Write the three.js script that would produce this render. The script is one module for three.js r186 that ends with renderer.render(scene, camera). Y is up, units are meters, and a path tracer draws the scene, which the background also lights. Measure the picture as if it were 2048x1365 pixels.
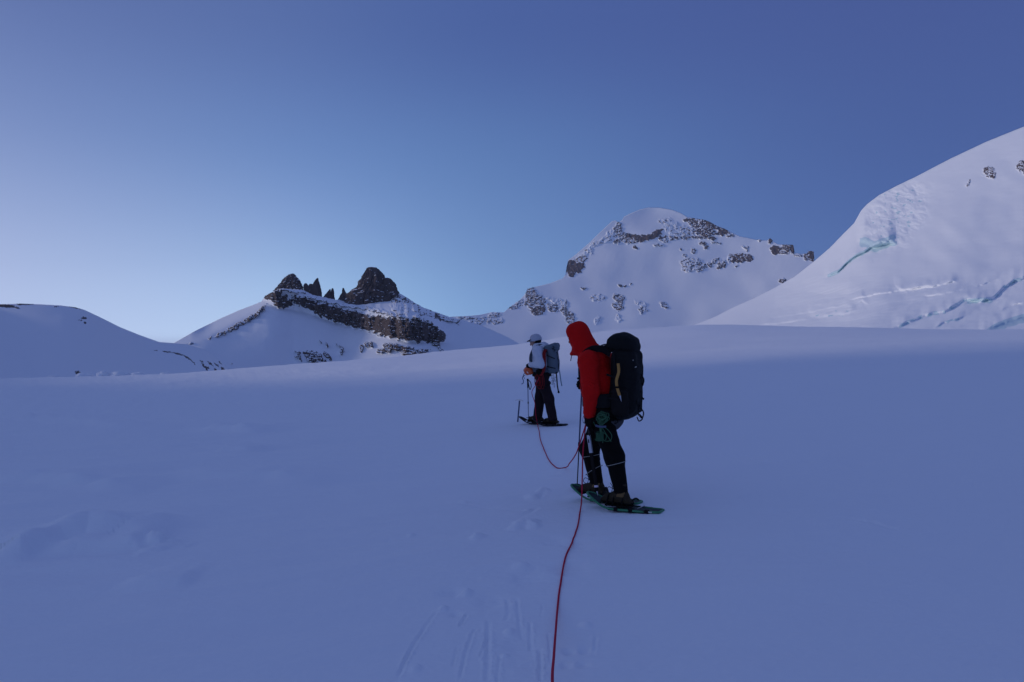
import * as THREE from 'three';
import { mergeGeometries } from 'three/addons/utils/BufferGeometryUtils.js';

// ---------------------------------------------------------------- camera, sky, sun, exposure
const EYE = 1.686;                                   // metres above the snow under the photographer
const camera = new THREE.PerspectiveCamera(2 * Math.atan(682.5 / 1369) * 180 / Math.PI, 2048 / 1365, 0.05, 9000);
camera.position.set(0, EYE, 0);
camera.lookAt(0, EYE, -10);
const scene = new THREE.Scene();
const renderer = new THREE.WebGLRenderer({ antialias: true });
renderer.setSize(1024, 682);
renderer.toneMapping = THREE.LinearToneMapping;
renderer.toneMappingExposure = 1.0;
renderer.shadowMap.enabled = true;
renderer.shadowMap.type = THREE.PCFSoftShadowMap;

const RAD = Math.PI / 180;
const GLOW_AZ = -88 * RAD;                           // the dawn glow stands left of the frame
// dawn sky radiance: rows by elevation, columns by the angle away from the glow
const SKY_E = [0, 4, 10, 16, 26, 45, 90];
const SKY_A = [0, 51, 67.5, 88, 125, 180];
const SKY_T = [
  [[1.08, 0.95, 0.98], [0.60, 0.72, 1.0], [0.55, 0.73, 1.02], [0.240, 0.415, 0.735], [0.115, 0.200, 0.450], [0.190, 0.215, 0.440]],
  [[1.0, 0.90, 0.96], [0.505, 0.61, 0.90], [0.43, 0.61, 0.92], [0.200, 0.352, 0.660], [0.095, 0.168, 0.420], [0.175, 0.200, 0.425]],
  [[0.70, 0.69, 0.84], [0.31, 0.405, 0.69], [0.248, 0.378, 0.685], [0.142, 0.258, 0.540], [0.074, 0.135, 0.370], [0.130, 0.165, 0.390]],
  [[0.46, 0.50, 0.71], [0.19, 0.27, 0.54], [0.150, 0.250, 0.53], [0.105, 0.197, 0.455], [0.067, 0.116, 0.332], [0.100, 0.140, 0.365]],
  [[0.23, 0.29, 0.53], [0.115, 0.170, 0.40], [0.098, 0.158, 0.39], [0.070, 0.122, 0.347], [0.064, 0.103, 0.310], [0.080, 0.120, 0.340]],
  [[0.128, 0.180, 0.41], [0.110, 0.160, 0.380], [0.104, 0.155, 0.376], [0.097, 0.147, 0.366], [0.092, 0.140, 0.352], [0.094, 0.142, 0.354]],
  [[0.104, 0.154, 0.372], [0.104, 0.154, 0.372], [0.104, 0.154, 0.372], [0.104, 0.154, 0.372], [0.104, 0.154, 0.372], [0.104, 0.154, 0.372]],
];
function curve(xs, ys, x) {                          // monotone cubic through the given values
  const n = xs.length;
  if (x <= xs[0]) return ys[0];
  if (x >= xs[n - 1]) return ys[n - 1];
  let i = 0; while (x > xs[i + 1]) i++;
  const s = k => (ys[k + 1] - ys[k]) / (xs[k + 1] - xs[k]);
  const m = k => { if (k === 0 || k === n - 1) return k === 0 ? s(0) : s(n - 2); const a = s(k - 1), b = s(k); return a * b <= 0 ? 0 : 2 * a * b / (a + b); };
  const h = xs[i + 1] - xs[i], t = (x - xs[i]) / h, t2 = t * t, t3 = t2 * t;
  return (2 * t3 - 3 * t2 + 1) * ys[i] + (t3 - 2 * t2 + t) * h * m(i) + (3 * t2 - 2 * t3) * ys[i + 1] + (t3 - t2) * h * m(i + 1);
}
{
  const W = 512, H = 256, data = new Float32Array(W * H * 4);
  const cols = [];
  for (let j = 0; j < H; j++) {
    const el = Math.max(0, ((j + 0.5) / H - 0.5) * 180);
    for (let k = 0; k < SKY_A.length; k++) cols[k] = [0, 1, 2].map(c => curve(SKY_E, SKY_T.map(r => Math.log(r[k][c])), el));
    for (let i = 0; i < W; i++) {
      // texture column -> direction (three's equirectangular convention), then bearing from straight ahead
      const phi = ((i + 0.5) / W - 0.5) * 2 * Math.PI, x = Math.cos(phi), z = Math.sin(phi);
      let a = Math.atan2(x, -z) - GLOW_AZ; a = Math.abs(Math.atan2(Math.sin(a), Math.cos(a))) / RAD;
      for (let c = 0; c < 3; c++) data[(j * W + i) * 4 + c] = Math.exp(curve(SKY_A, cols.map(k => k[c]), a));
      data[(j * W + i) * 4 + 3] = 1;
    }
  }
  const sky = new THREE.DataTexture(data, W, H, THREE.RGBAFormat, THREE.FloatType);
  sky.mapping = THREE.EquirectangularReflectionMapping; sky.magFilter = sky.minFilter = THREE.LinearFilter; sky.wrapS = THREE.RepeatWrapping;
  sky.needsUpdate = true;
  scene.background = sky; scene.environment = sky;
}
const sun = new THREE.DirectionalLight(new THREE.Color().setRGB(1.0, 0.88, 0.80), 1.15);
{
  const el = 12 * RAD, s = 900;
  sun.position.set(s * Math.cos(el) * Math.sin(GLOW_AZ), s * Math.sin(el), -s * Math.cos(el) * Math.cos(GLOW_AZ));
  sun.castShadow = true; sun.shadow.radius = 8; sun.shadow.mapSize.set(4096, 4096);
  Object.assign(sun.shadow.camera, { left: -1500, right: 1500, top: 700, bottom: -300, near: 1, far: 4000 });
  scene.add(sun, sun.target);
}

// ---------------------------------------------------------------- noise and helpers
function rng(seed) { let a = seed >>> 0; return () => { a = (a + 0x6D2B79F5) >>> 0; let t = Math.imul(a ^ (a >>> 15), 1 | a); t = (t + Math.imul(t ^ (t >>> 7), 61 | t)) ^ t; return ((t ^ (t >>> 14)) >>> 0) / 4294967296; }; }
const PERM = new Uint8Array(512);
{ const r = rng(11), p = [...Array(256).keys()]; for (let i = 255; i > 0; i--) { const j = Math.floor(r() * (i + 1)); [p[i], p[j]] = [p[j], p[i]]; } for (let i = 0; i < 512; i++) PERM[i] = p[i & 255]; }
function gr(h, x, y, z) { h &= 15; const u = h < 8 ? x : y, v = h < 4 ? y : h === 12 || h === 14 ? x : z; return (h & 1 ? -u : u) + (h & 2 ? -v : v); }
function noise(x, y, z = 0) {
  const fx = Math.floor(x), fy = Math.floor(y), fz = Math.floor(z), X = fx & 255, Y = fy & 255, Z = fz & 255;
  x -= fx; y -= fy; z -= fz;
  const u = x * x * x * (x * (x * 6 - 15) + 10), v = y * y * y * (y * (y * 6 - 15) + 10), w = z * z * z * (z * (z * 6 - 15) + 10);
  const A = PERM[X] + Y, AA = PERM[A] + Z, AB = PERM[A + 1] + Z, B = PERM[X + 1] + Y, BA = PERM[B] + Z, BB = PERM[B + 1] + Z;
  const l = (t, a, b) => a + t * (b - a);
  return l(w, l(v, l(u, gr(PERM[AA], x, y, z), gr(PERM[BA], x - 1, y, z)), l(u, gr(PERM[AB], x, y - 1, z), gr(PERM[BB], x - 1, y - 1, z))),
    l(v, l(u, gr(PERM[AA + 1], x, y, z - 1), gr(PERM[BA + 1], x - 1, y, z - 1)), l(u, gr(PERM[AB + 1], x, y - 1, z - 1), gr(PERM[BB + 1], x - 1, y - 1, z - 1))));
}
function fbm(x, y, z = 0, o = 4) { let s = 0, a = 0.5, f = 1; for (let i = 0; i < o; i++) { s += a * noise(x * f + i * 7.3, y * f + i * 3.1, z * f + i * 5.7); a *= 0.5; f *= 2.03; } return s; }
function ridged(x, y, z = 0, o = 4) { let s = 0, a = 0.5, f = 1; for (let i = 0; i < o; i++) { s += a * (1 - 2 * Math.abs(noise(x * f + i * 9.1, y * f - i * 4.2, z * f + i * 2.7))); a *= 0.5; f *= 2.07; } return s; }
const clamp = (x, a = 0, b = 1) => Math.min(b, Math.max(a, x));
const lerp = (a, b, t) => a + (b - a) * t;
const smooth = (a, b, x) => { const t = clamp((x - a) / (b - a)); return t * t * (3 - 2 * t); };
function poly(pts, x) {                               // linear through [x, y] pairs
  if (x <= pts[0][0]) return pts[0][1];
  for (let i = 1; i < pts.length; i++) if (x <= pts[i][0]) return lerp(pts[i - 1][1], pts[i][1], (x - pts[i - 1][0]) / (pts[i][0] - pts[i - 1][0] || 1));
  return pts[pts.length - 1][1];
}
const taken = {};
const numbered = n => { const k = taken[n] = (taken[n] ?? -1) + 1; return k ? `${n}_${String(k).padStart(3, '0')}` : n; };
function tag(o, label, category, group, kind) { o.userData.label = label; if (category) o.userData.category = category; if (group) o.userData.group = group; if (kind) o.userData.kind = kind; return o; }
function shade(o) { o.castShadow = o.receiveShadow = true; return o; }
function part(name, geometry, material, parent) { const m = shade(new THREE.Mesh(geometry, material)); m.name = parent ? name : numbered(name); (parent || scene).add(m); return m; }
function thing(name, label, category, position = [0, 0, 0], turn = 0, group) { const g = new THREE.Group(); g.name = numbered(name); g.position.set(...position); g.rotation.y = turn; tag(g, label, category, group); scene.add(g); return g; }
const V = (x, y, z) => new THREE.Vector3(x, y, z);
function tube(pts, r, seg = 0, sides = 7, closed = false) {
  const c = new THREE.CatmullRomCurve3(pts.map(p => p.isVector3 ? p : V(...p)), closed, 'centripetal');
  return new THREE.TubeGeometry(c, seg || Math.max(6, pts.length * 6), r, sides, closed);
}
function capped(pts, r, seg, sides = 8) {              // a tube closed by round ends
  const g = [tube(pts, r, seg, sides)];
  for (const p of [pts[0], pts[pts.length - 1]]) { const s = new THREE.SphereGeometry(r, sides, 6); s.translate(...(p.isVector3 ? p.toArray() : p)); g.push(s); }
  return mergeGeometries(g);
}
const lin = (r, g, b) => new THREE.Color().setRGB(r, g, b);
const mat = (r, g, b, roughness = 0.9, more = {}) => new THREE.MeshStandardMaterial({ color: lin(r, g, b), roughness, ...more });
const cloth = (r, g, b, roughness = 0.9, specularIntensity = 0.25) => new THREE.MeshPhysicalMaterial({ color: lin(r, g, b), roughness, specularIntensity });

function noiseTexture(n, f) {                          // tileable grey relief texture
  const d = new Uint8Array(n * n * 4);
  for (let j = 0; j < n; j++) for (let i = 0; i < n; i++) { const v = clamp(f(i / n, j / n)) * 255; const k = (j * n + i) * 4; d[k] = d[k + 1] = d[k + 2] = v; d[k + 3] = 255; }
  const t = new THREE.DataTexture(d, n, n); t.wrapS = t.wrapT = THREE.RepeatWrapping; t.magFilter = THREE.LinearFilter; t.minFilter = THREE.LinearMipmapLinearFilter; t.generateMipmaps = true; t.needsUpdate = true;
  return t;
}
const ring = (u, v, f, s) => {                         // noise that tiles: four shifted copies, blended
  const a = noise(u * f, v * f, s), b = noise((u - 1) * f, v * f, s), c = noise(u * f, (v - 1) * f, s), d = noise((u - 1) * f, (v - 1) * f, s);
  return lerp(lerp(a, b, u), lerp(c, d, u), v);
};
const snowRelief = noiseTexture(512, (u, v) => 0.5 + 0.3 * ring(u, v, 9, 3) + 0.24 * ring(u, v, 27, 9) + 0.2 * ring(u, v, 70, 17));

// ---------------------------------------------------------------- materials
const M = {
  snow: mat(0.90, 0.92, 0.945, 0.92, { bumpMap: snowRelief, bumpScale: 0.007 }),
  farSnow: mat(0.86, 0.885, 0.915, 0.95),
  ice: mat(0.58, 0.74, 0.79, 0.6),
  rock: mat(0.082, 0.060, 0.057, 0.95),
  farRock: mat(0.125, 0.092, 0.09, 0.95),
};

// ---------------------------------------------------------------- the snowfield
// a snow plane that climbs gently to the right and rolls over ahead; the fine marks are pressed into it
const ROLL = [[-1.2, 70], [-0.75, 73], [-0.55, 70], [-0.46, 68], [-0.30, 84], [-0.187, 97], [-0.076, 150], [0.02, 170], [0.19, 194], [0.42, 262], [0.8, 300]];
function plane(x, d) {
  const side = x > 6 ? 0.092 * (6 + 17 * (1 - Math.exp(-(x - 6) / 17))) : x < 0 ? -0.092 * 24 * (1 - Math.exp(x / 24)) : 0.092 * x;
  const r = Math.hypot(x, d), th = Math.atan2(x, Math.max(d, 0.01)), over = Math.max(0, r - poly(ROLL, clamp(th, -1.2, 0.8)));
  return side + 0.0047 * d + 0.0125 * Math.max(0, d - 60) * smooth(0, 30, x) * smooth(0.42, 0.25, th) + 0.026 * Math.max(0, Math.min(x, 70) - 6) * smooth(35, 90, d) * smooth(0.62, 0.34, th) + 0.0003 * Math.pow(Math.max(0, Math.min(x, 70) - 18), 2) * smooth(8, 30, d) - 60 * Math.tanh(over * over * 0.00011);
}
// where a sight line through the photograph meets that plane: [x, d]
function spot(px, row) { const d = 1369 * EYE / (row - 676 + 0.092 * (px - 1024)); return [(px - 1024) / 1369 * d, d]; }
const GROOVES = [
  [[[790, 1375], [820, 1310], [850, 1265], [866, 1240], [882, 1222]], 0.016, 0.016],
  [[[918, 1375], [932, 1310], [945, 1275], [953, 1263]], 0.014, 0.013],
  [[[918, 1263], [935, 1235]], 0.014, 0.010],
  [[[974, 1375], [975, 1300], [977, 1245]], 0.020, 0.020],
  [[[1034, 1200], [1039, 1265], [1046, 1285]], 0.016, 0.011],
  [[[1060, 1250], [1061, 1305]], 0.016, 0.014],
  [[[1080, 1375], [1080, 1300]], 0.016, 0.014],
  [[[994, 1375], [1000, 1315]], 0.014, 0.012],
  [[[1187, 1325], [1193, 1272]], 0.014, 0.011],
  [[[960, 1322], [976, 1280]], 0.012, 0.010],
  [[[1101, 1335], [1097, 1270]], 0.012, 0.010],
  [[[1082, 1240], [1086, 1215]], 0.012, 0.008],
  [[[905, 1340], [915, 1300]], 0.010, 0.008],
  [[[1010, 1250], [1018, 1230], [1014, 1200]], 0.02, 0.009],
  [[[1075, 1020], [1060, 1032], [1040, 1040]], 0.05, 0.016],
  [[[1090, 985], [1078, 1000]], 0.04, 0.018],
  [[[900, 1010], [960, 1018], [1010, 1024], [1060, 1030]], 0.05, 0.014],
  [[[1690, 1040], [1740, 1048], [1800, 1066]], 0.04, 0.014],
  [[[1400, 905], [1480, 912], [1560, 930]], 0.06, 0.014],
].map(([pts, w, h]) => ({ pts: pts.map(p => spot(...p)), w: w * 0.62, h: h * 0.62 }));
for (const g of GROOVES) { g.lo = [0, 1].map(k => Math.min(...g.pts.map(p => p[k])) - g.w * 5); g.hi = [0, 1].map(k => Math.max(...g.pts.map(p => p[k])) + g.w * 5); }
const CLODS = [[955, 1084, 0.05, 0.028], [948, 1088, 0.03, 0.016], [932, 1197, 0.035, 0.026], [1050, 1053, 0.09, 0.035], [1068, 1060, 0.06, 0.028], [1030, 1062, 0.06, 0.022], [886, 1226, 0.03, 0.018],
  [1018, 1273, 0.03, 0.016], [1170, 1256, 0.03, 0.014], [1042, 1147, 0.06, 0.018], [318, 1104, 0.10, 0.075], [326, 1112, 0.16, 0.04], [1085, 985, 0.06, 0.03], [1064, 998, 0.07, 0.028], [822, 1078, 0.03, 0.014], [925, 1010, 0.05, 0.012],
  [1010, 1318, 0.02, 0.01], [1140, 1312, -0.03, 0.014], [1170, 1310, -0.03, 0.014], [1166, 1338, -0.03, 0.012], [1132, 1338, -0.03, 0.012], [912, 1236, -0.03, 0.014], [905, 1195, -0.06, 0.016], [830, 1345, 0.03, 0.012],
  [1140, 1150, -0.10, 0.012], [1105, 1090, -0.11, 0.014], [1155, 1100, -0.10, 0.012], [1075, 1330, -0.09, 0.010], [1040, 1300, -0.10, 0.012], [985, 1210, -0.09, 0.012], [1060, 1165, -0.10, 0.012]]
  .map(([px, row, w, h]) => { const [x, d] = spot(px, row); return { x, d, w: Math.abs(w), h: w < 0 ? -h : h }; });
const DRIFTS = [                                       // wind scarps: [line, height, width of the soft side]
  [[[-60, 1160], [40, 1138], [110, 1112], [180, 1094], [260, 1088], [330, 1098]], 0.15, 0.5],
  [[[60, 1140], [160, 1122], [250, 1114], [318, 1108]], 0.085, 0.32],
  [[[-40, 992], [80, 990], [220, 1000], [300, 1005]], 0.085, 0.6],
  [[[330, 965], [420, 972], [560, 968], [640, 985]], 0.065, 0.6],
  [[[-40, 870], [90, 868], [190, 870], [300, 876]], 0.10, 0.8],
  [[[-40, 785], [60, 783], [140, 780]], 0.22, 1.6],
  [[[240, 1185], [330, 1188], [400, 1180]], 0.03, 0.4],
  [[[430, 918], [470, 914], [520, 918]], 0.08, 0.5],
  [[[380, 872], [480, 872], [530, 878]], 0.09, 0.7],
].map(([pts, h, w]) => ({ pts: pts.map(p => spot(...p)), h, w }));
for (const g of DRIFTS) { g.lo = [0, 1].map(k => Math.min(...g.pts.map(p => p[k])) - g.w * 3); g.hi = [0, 1].map(k => Math.max(...g.pts.map(p => p[k])) + g.w * 3); }
function nearest(pts, x, d) {                          // [distance, along 0..1, signed side] to a polyline
  let best = 1e9, al = 0, sg = 0;
  for (let i = 1; i < pts.length; i++) {
    const [ax, ad] = pts[i - 1], bx = pts[i][0] - ax, bd = pts[i][1] - ad, t = clamp(((x - ax) * bx + (d - ad) * bd) / (bx * bx + bd * bd));
    const q = Math.hypot(x - ax - bx * t, d - ad - bd * t);
    if (q < best) { best = q; al = (i - 1 + t) / (pts.length - 1); sg = bx * (d - ad) - bd * (x - ax) > 0 ? 1 : -1; }
  }
  return [best, al, sg];
}
function ground(x, d) {
  let y = plane(x, d);
  const r = Math.hypot(x, d);
  if (r > 140) return y + 0.6 * fbm(x * 0.01, d * 0.01, 3) * smooth(140, 300, r);
  const near = smooth(120, 40, r), left = smooth(6, -10, x);
  y += 0.22 * fbm(x * 0.07, d * 0.10, 1.7, 3) * smooth(2, 14, r);
  // sastrugi: low wind ridges drawn out along x, stronger on the left
  const wx = x + 1.2 * noise(x * 0.2, d * 0.3, 8), wd = d + 0.5 * noise(x * 0.25, d * 0.25, 4);
  y += near * (0.026 + 0.105 * left) * ridged(wx * 0.14, wd * 0.72, 0.5, 4);
  y += near * (0.010 + 0.022 * left) * fbm(wx * 0.7, wd * 3.0, 2.5, 3);
  y += near * 0.004 * fbm(x * 5, d * 6, 5, 3);
  if (r < 12) y += 0.0016 * noise(x * 22, d * 24, 9);
  for (const g of GROOVES) {
    if (x < g.lo[0] || x > g.hi[0] || d < g.lo[1] || d > g.hi[1]) continue;
    const [q, t] = nearest(g.pts, x, d), e = smooth(0, 0.12, t) * smooth(1, 0.85, t), s = q / g.w * (1 + 0.5 * noise(x * 30, d * 20, 3));
    y += 1.2 * e * g.h * (0.7 + 0.6 * noise(x * 5, d * 5, 4)) * (-Math.exp(-s * s) + 0.55 * Math.exp(-(s - 1.9) * (s - 1.9) * 1.4) * (0.8 + noise(x * 40, d * 40, 1)));
  }
  for (const c of CLODS) {
    const dx = x - c.x, dd = d - c.d; if (dx * dx + dd * dd > c.w * c.w * 9) continue;
    const s = Math.hypot(dx, dd * 0.8) / c.w * (1 + 0.5 * noise(x * 7, d * 7, 6));
    y += 1.15 * c.h * Math.exp(-s * s * s * 0.9) * (1 + 0.25 * noise(x * 20, d * 20, 2));
  }
  for (const g of DRIFTS) {
    if (x < g.lo[0] || x > g.hi[0] || d < g.lo[1] || d > g.hi[1]) continue;
    const [q, t, sg] = nearest(g.pts, x, d), e = smooth(0, 0.3, t) * smooth(1, 0.7, t), w = sg > 0 ? g.w : g.w * 0.35;
    y += 1.5 * e * g.h * Math.exp(-(q / w) * (q / w)) * (1 + 0.5 * noise(x * 2.2, d * 2.2, 7));
  }
  return y;
}
const at = (x, d, up = 0) => V(x, ground(x, d) + up, -d);
{
  const radii = [0.02, 0.5, 1, 1.5, 2, 2.4, 2.7, 2.9, 3.0];
  for (let r = 3.02; r < 3600;) { radii.push(r); r += clamp(r * r / 2308 * 1.5, 0.008, Math.max(1.6, r * 0.05)); }
  const bearings = [];
  for (let px = -160; px <= 2208; px += 2.5) bearings.push(Math.atan((px - 1024) / 1369));
  const end = bearings[bearings.length - 1], start = bearings[0], rest = 2 * Math.PI - (end - start);
  for (let k = 1; k < 90; k++) bearings.push(end + rest * k / 90);
  const nb = bearings.length, nr = radii.length, P = new Float32Array(nb * nr * 3), U = new Float32Array(nb * nr * 2), I = new Uint32Array(nb * (nr - 1) * 6);
  let k = 0, q = 0;
  for (let j = 0; j < nr; j++) for (let i = 0; i < nb; i++) {
    const x = radii[j] * Math.sin(bearings[i]), d = radii[j] * Math.cos(bearings[i]);
    P[k * 3] = x; P[k * 3 + 1] = ground(x, d); P[k * 3 + 2] = -d; U[k * 2] = x / 2.2; U[k * 2 + 1] = d / 1.6; k++;
  }
  for (let j = 0; j < nr - 1; j++) for (let i = 0; i < nb; i++) {
    const a = j * nb + i, b = j * nb + (i + 1) % nb, c = a + nb, e = b + nb;
    I[q++] = a; I[q++] = b; I[q++] = c; I[q++] = b; I[q++] = e; I[q++] = c;
  }
  const g = new THREE.BufferGeometry();
  g.setAttribute('position', new THREE.BufferAttribute(P, 3)); g.setAttribute('uv', new THREE.BufferAttribute(U, 2)); g.setIndex(new THREE.BufferAttribute(I, 1));
  g.computeVertexNormals();
  const field = part('snow_field', g, M.snow);
  tag(field, 'smooth blue-grey snowfield with wind ridges and faint drag marks', 'snow', null, 'structure');
  // the wind-broken lumps that stand on the far left rim
  const lumps = [[168, 752, 16, 7], [205, 750, 13, 9], [240, 750, 17, 8], [275, 751, 12, 5], [106, 754, 12, 5], [40, 756, 18, 4], [330, 750, 10, 3]];
  lumps.forEach(([px, row, w, h], n) => {
    const d = 64, x = (px - 1024) / 1369 * d, s = d / 1369, geo = new THREE.IcosahedronGeometry(1, 12), p = geo.attributes.position;
    for (let i = 0; i < p.count; i++) {
      const f = 1 + 0.55 * fbm(p.getX(i) * 1.6 + n * 5, p.getY(i) * 1.6, p.getZ(i) * 1.6, 3);
      p.setXYZ(i, p.getX(i) * w * s * f, p.getY(i) * h * s * f * 1.1, p.getZ(i) * w * s * 0.8 * f);
    }
    geo.computeVertexNormals();
    const m = part('snow_lump', geo, M.farSnow, field); m.position.set(x, ground(x, d), -d);
  });
}

// ---------------------------------------------------------------- hills and mountains
// A landform is a sheet between a foot line and a crest line, surveyed from the photographer's place by bearing, height and range,
// with its own relief; behind the crest it falls away again. Faces that are bare rock or ice go to parts of their own.
const HORIZON = 682.5;
function landform(o) {
  const { cols, rows, back = 14, blur = 40 } = o, nc = cols.length, nt = rows + 1 + back, P = new Float32Array(nc * nt * 3), A = new Float32Array(nc * nt * 2), U = new Float32Array(nc * nt * 2);
  const table = []; for (let x = -700; x <= 3000; x += 2) table.push(o.crest(x, Math.atan((x - 1024) / 1369))[0]);
  const blurred = px => { let s = 0, w = 0; const c = (px + 700) / 2; for (let k = Math.ceil(c - blur); k <= c + blur; k++) { const e = Math.exp(-Math.pow((k - c) / blur * 2.2, 2)); s += e * table[clamp(k, 0, table.length - 1)]; w += e; } return s / w; };
  for (let i = 0; i < nc; i++) {
    const th = cols[i], px = 1024 + 1369 * Math.tan(clamp(th, -1.45, 1.45)), cs = Math.cos(th), sn = Math.sin(th);
    const [re, rr] = o.crest(px, th), [be, br] = o.foot(px, th);
    let last; const soft = Math.abs(th) > 0.66 ? re : blurred(px);   // the range follows a softened crest, so that notches in the crest leave no creases below
    for (let j = 0; j < nt; j++) {
      const k = j * nc + i; let rho, y, row;
      if (j <= rows) {
        const t = j / rows; row = lerp(be, re, t);
        const e = (HORIZON - row) / 1369 * (o.flat && th < -38.2 * RAD ? o.flat(th) : cs);
        const ts = Math.max(0, (be - row) / (be - soft));
        rho = o.range ? o.range(px, row, ts, br, rr) : lerp(br, rr, ts);
        rho += o.relief ? o.relief(px, row, t) : 0;
        y = EYE + e * rho; last = [rho, y, row];
      } else {
        const s = (j - rows) / back, L = o.depth || 200; rho = last[0] + L * s * s; y = last[1] - L * (0.15 * s + 0.65 * s * s); row = last[2] - 1;
      }
      P[k * 3] = rho * sn; P[k * 3 + 1] = y; P[k * 3 + 2] = -rho * cs; A[k * 2] = px; A[k * 2 + 1] = row;
      U[k * 2] = (rho * th) / 9; U[k * 2 + 1] = (y * 1.2 + rho * 0.6) / 9;
    }
  }
  const base = new THREE.BufferGeometry(), idx = new Uint32Array((nc - 1) * (nt - 1) * 6), keys = new Int16Array((nc - 1) * (nt - 1));
  let q = 0;
  for (let j = 0; j < nt - 1; j++) for (let i = 0; i < nc - 1; i++) { const a = j * nc + i; idx.set([a, a + 1, a + nc, a + 1, a + nc + 1, a + nc], q); q += 6; }
  base.setAttribute('position', new THREE.BufferAttribute(P, 3)); base.setIndex(new THREE.BufferAttribute(idx, 1)); base.computeVertexNormals();
  const N = base.attributes.normal.array, count = {};
  const e1 = V(0, 0, 0), e2 = V(0, 0, 0);
  for (let j = 0; j < nt - 1; j++) for (let i = 0; i < nc - 1; i++) {
    const f = j * (nc - 1) + i, a = (j * nc + i) * 3, b = a + 3, c = a + nc * 3;
    let key = 0;
    if (o.kindOf && j < rows) {
      e1.set(P[b] - P[a], P[b + 1] - P[a + 1], P[b + 2] - P[a + 2]); e2.set(P[c] - P[a], P[c + 1] - P[a + 1], P[c + 2] - P[a + 2]); e1.cross(e2).normalize();
      key = o.kindOf(A[(j * nc + i) * 2], A[(j * nc + i) * 2 + 1], e1);
    }
    keys[f] = key; count[key] = (count[key] || 0) + 1;
  }
  const cut = key => {
    const map = new Int32Array(nc * nt).fill(-1), ids = new Uint32Array(count[key] * 6); let n = 0, w = 0; const order = [];
    for (let f = 0; f < keys.length; f++) if (keys[f] === key) for (let v = 0; v < 6; v++) { const s = idx[f * 6 + v]; if (map[s] < 0) { map[s] = n++; order.push(s); } ids[w++] = map[s]; }
    const p = new Float32Array(n * 3), nn = new Float32Array(n * 3), u = new Float32Array(n * 2);
    order.forEach((s, i) => { p.set(P.subarray(s * 3, s * 3 + 3), i * 3); nn.set(N.subarray(s * 3, s * 3 + 3), i * 3); u.set(U.subarray(s * 2, s * 2 + 2), i * 2); });
    const g = new THREE.BufferGeometry(); g.setAttribute('position', new THREE.BufferAttribute(p, 3)); g.setAttribute('normal', new THREE.BufferAttribute(nn, 3)); g.setAttribute('uv', new THREE.BufferAttribute(u, 2)); g.setIndex(new THREE.BufferAttribute(ids, 1));
    return g;
  };
  const root = part(o.name, cut(0), o.snow || M.farSnow);
  for (const key of Object.keys(count).map(Number).sort((a, b) => a - b)) if (key && count[key] > 3) { const [n, m] = o.parts(key); part(n, cut(key), m, root); }
  return root;
}
const span = (a, b, step) => { const r = []; for (let px = a; px <= b; px += step) r.push(Math.atan((px - 1024) / 1369)); return r; };
// bare rock: [centre x, y, half length, half height, turn in degrees, how much of it shows, knobbliness]
function rockField(list, scale) {
  const L = list.map(([x, y, a, b, turn = 0, dens = 0.7]) => ({ x, y, a, b, c: Math.cos(turn * RAD), s: Math.sin(turn * RAD), dens }));
  return (px, row) => {
    let best = -1, which = 0, dens = 0;
    const wx = px + 5 * scale * noise(px * 0.11 / scale, row * 0.11 / scale, 2), wy = row + 4 * scale * noise(px * 0.13 / scale, row * 0.13 / scale, 7);
    for (let k = 0; k < L.length; k++) {
      const r = L[k], dx = wx - r.x, dy = wy - r.y; if (Math.abs(dx) > r.a * 1.7 + r.b && Math.abs(dy) > r.b * 1.7 + r.a) continue;
      const u = (dx * r.c + dy * r.s) / r.a, v = (-dx * r.s + dy * r.c) / r.b, m = 1 - Math.hypot(u, v) + 0.55 * fbm(px * 0.10 / scale, row * 0.16 / scale, k * 3.3, 3);
      if (m > best) { best = m; which = k + 1; dens = r.dens; }
    }
    return [best, which, dens];
  };
}

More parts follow.
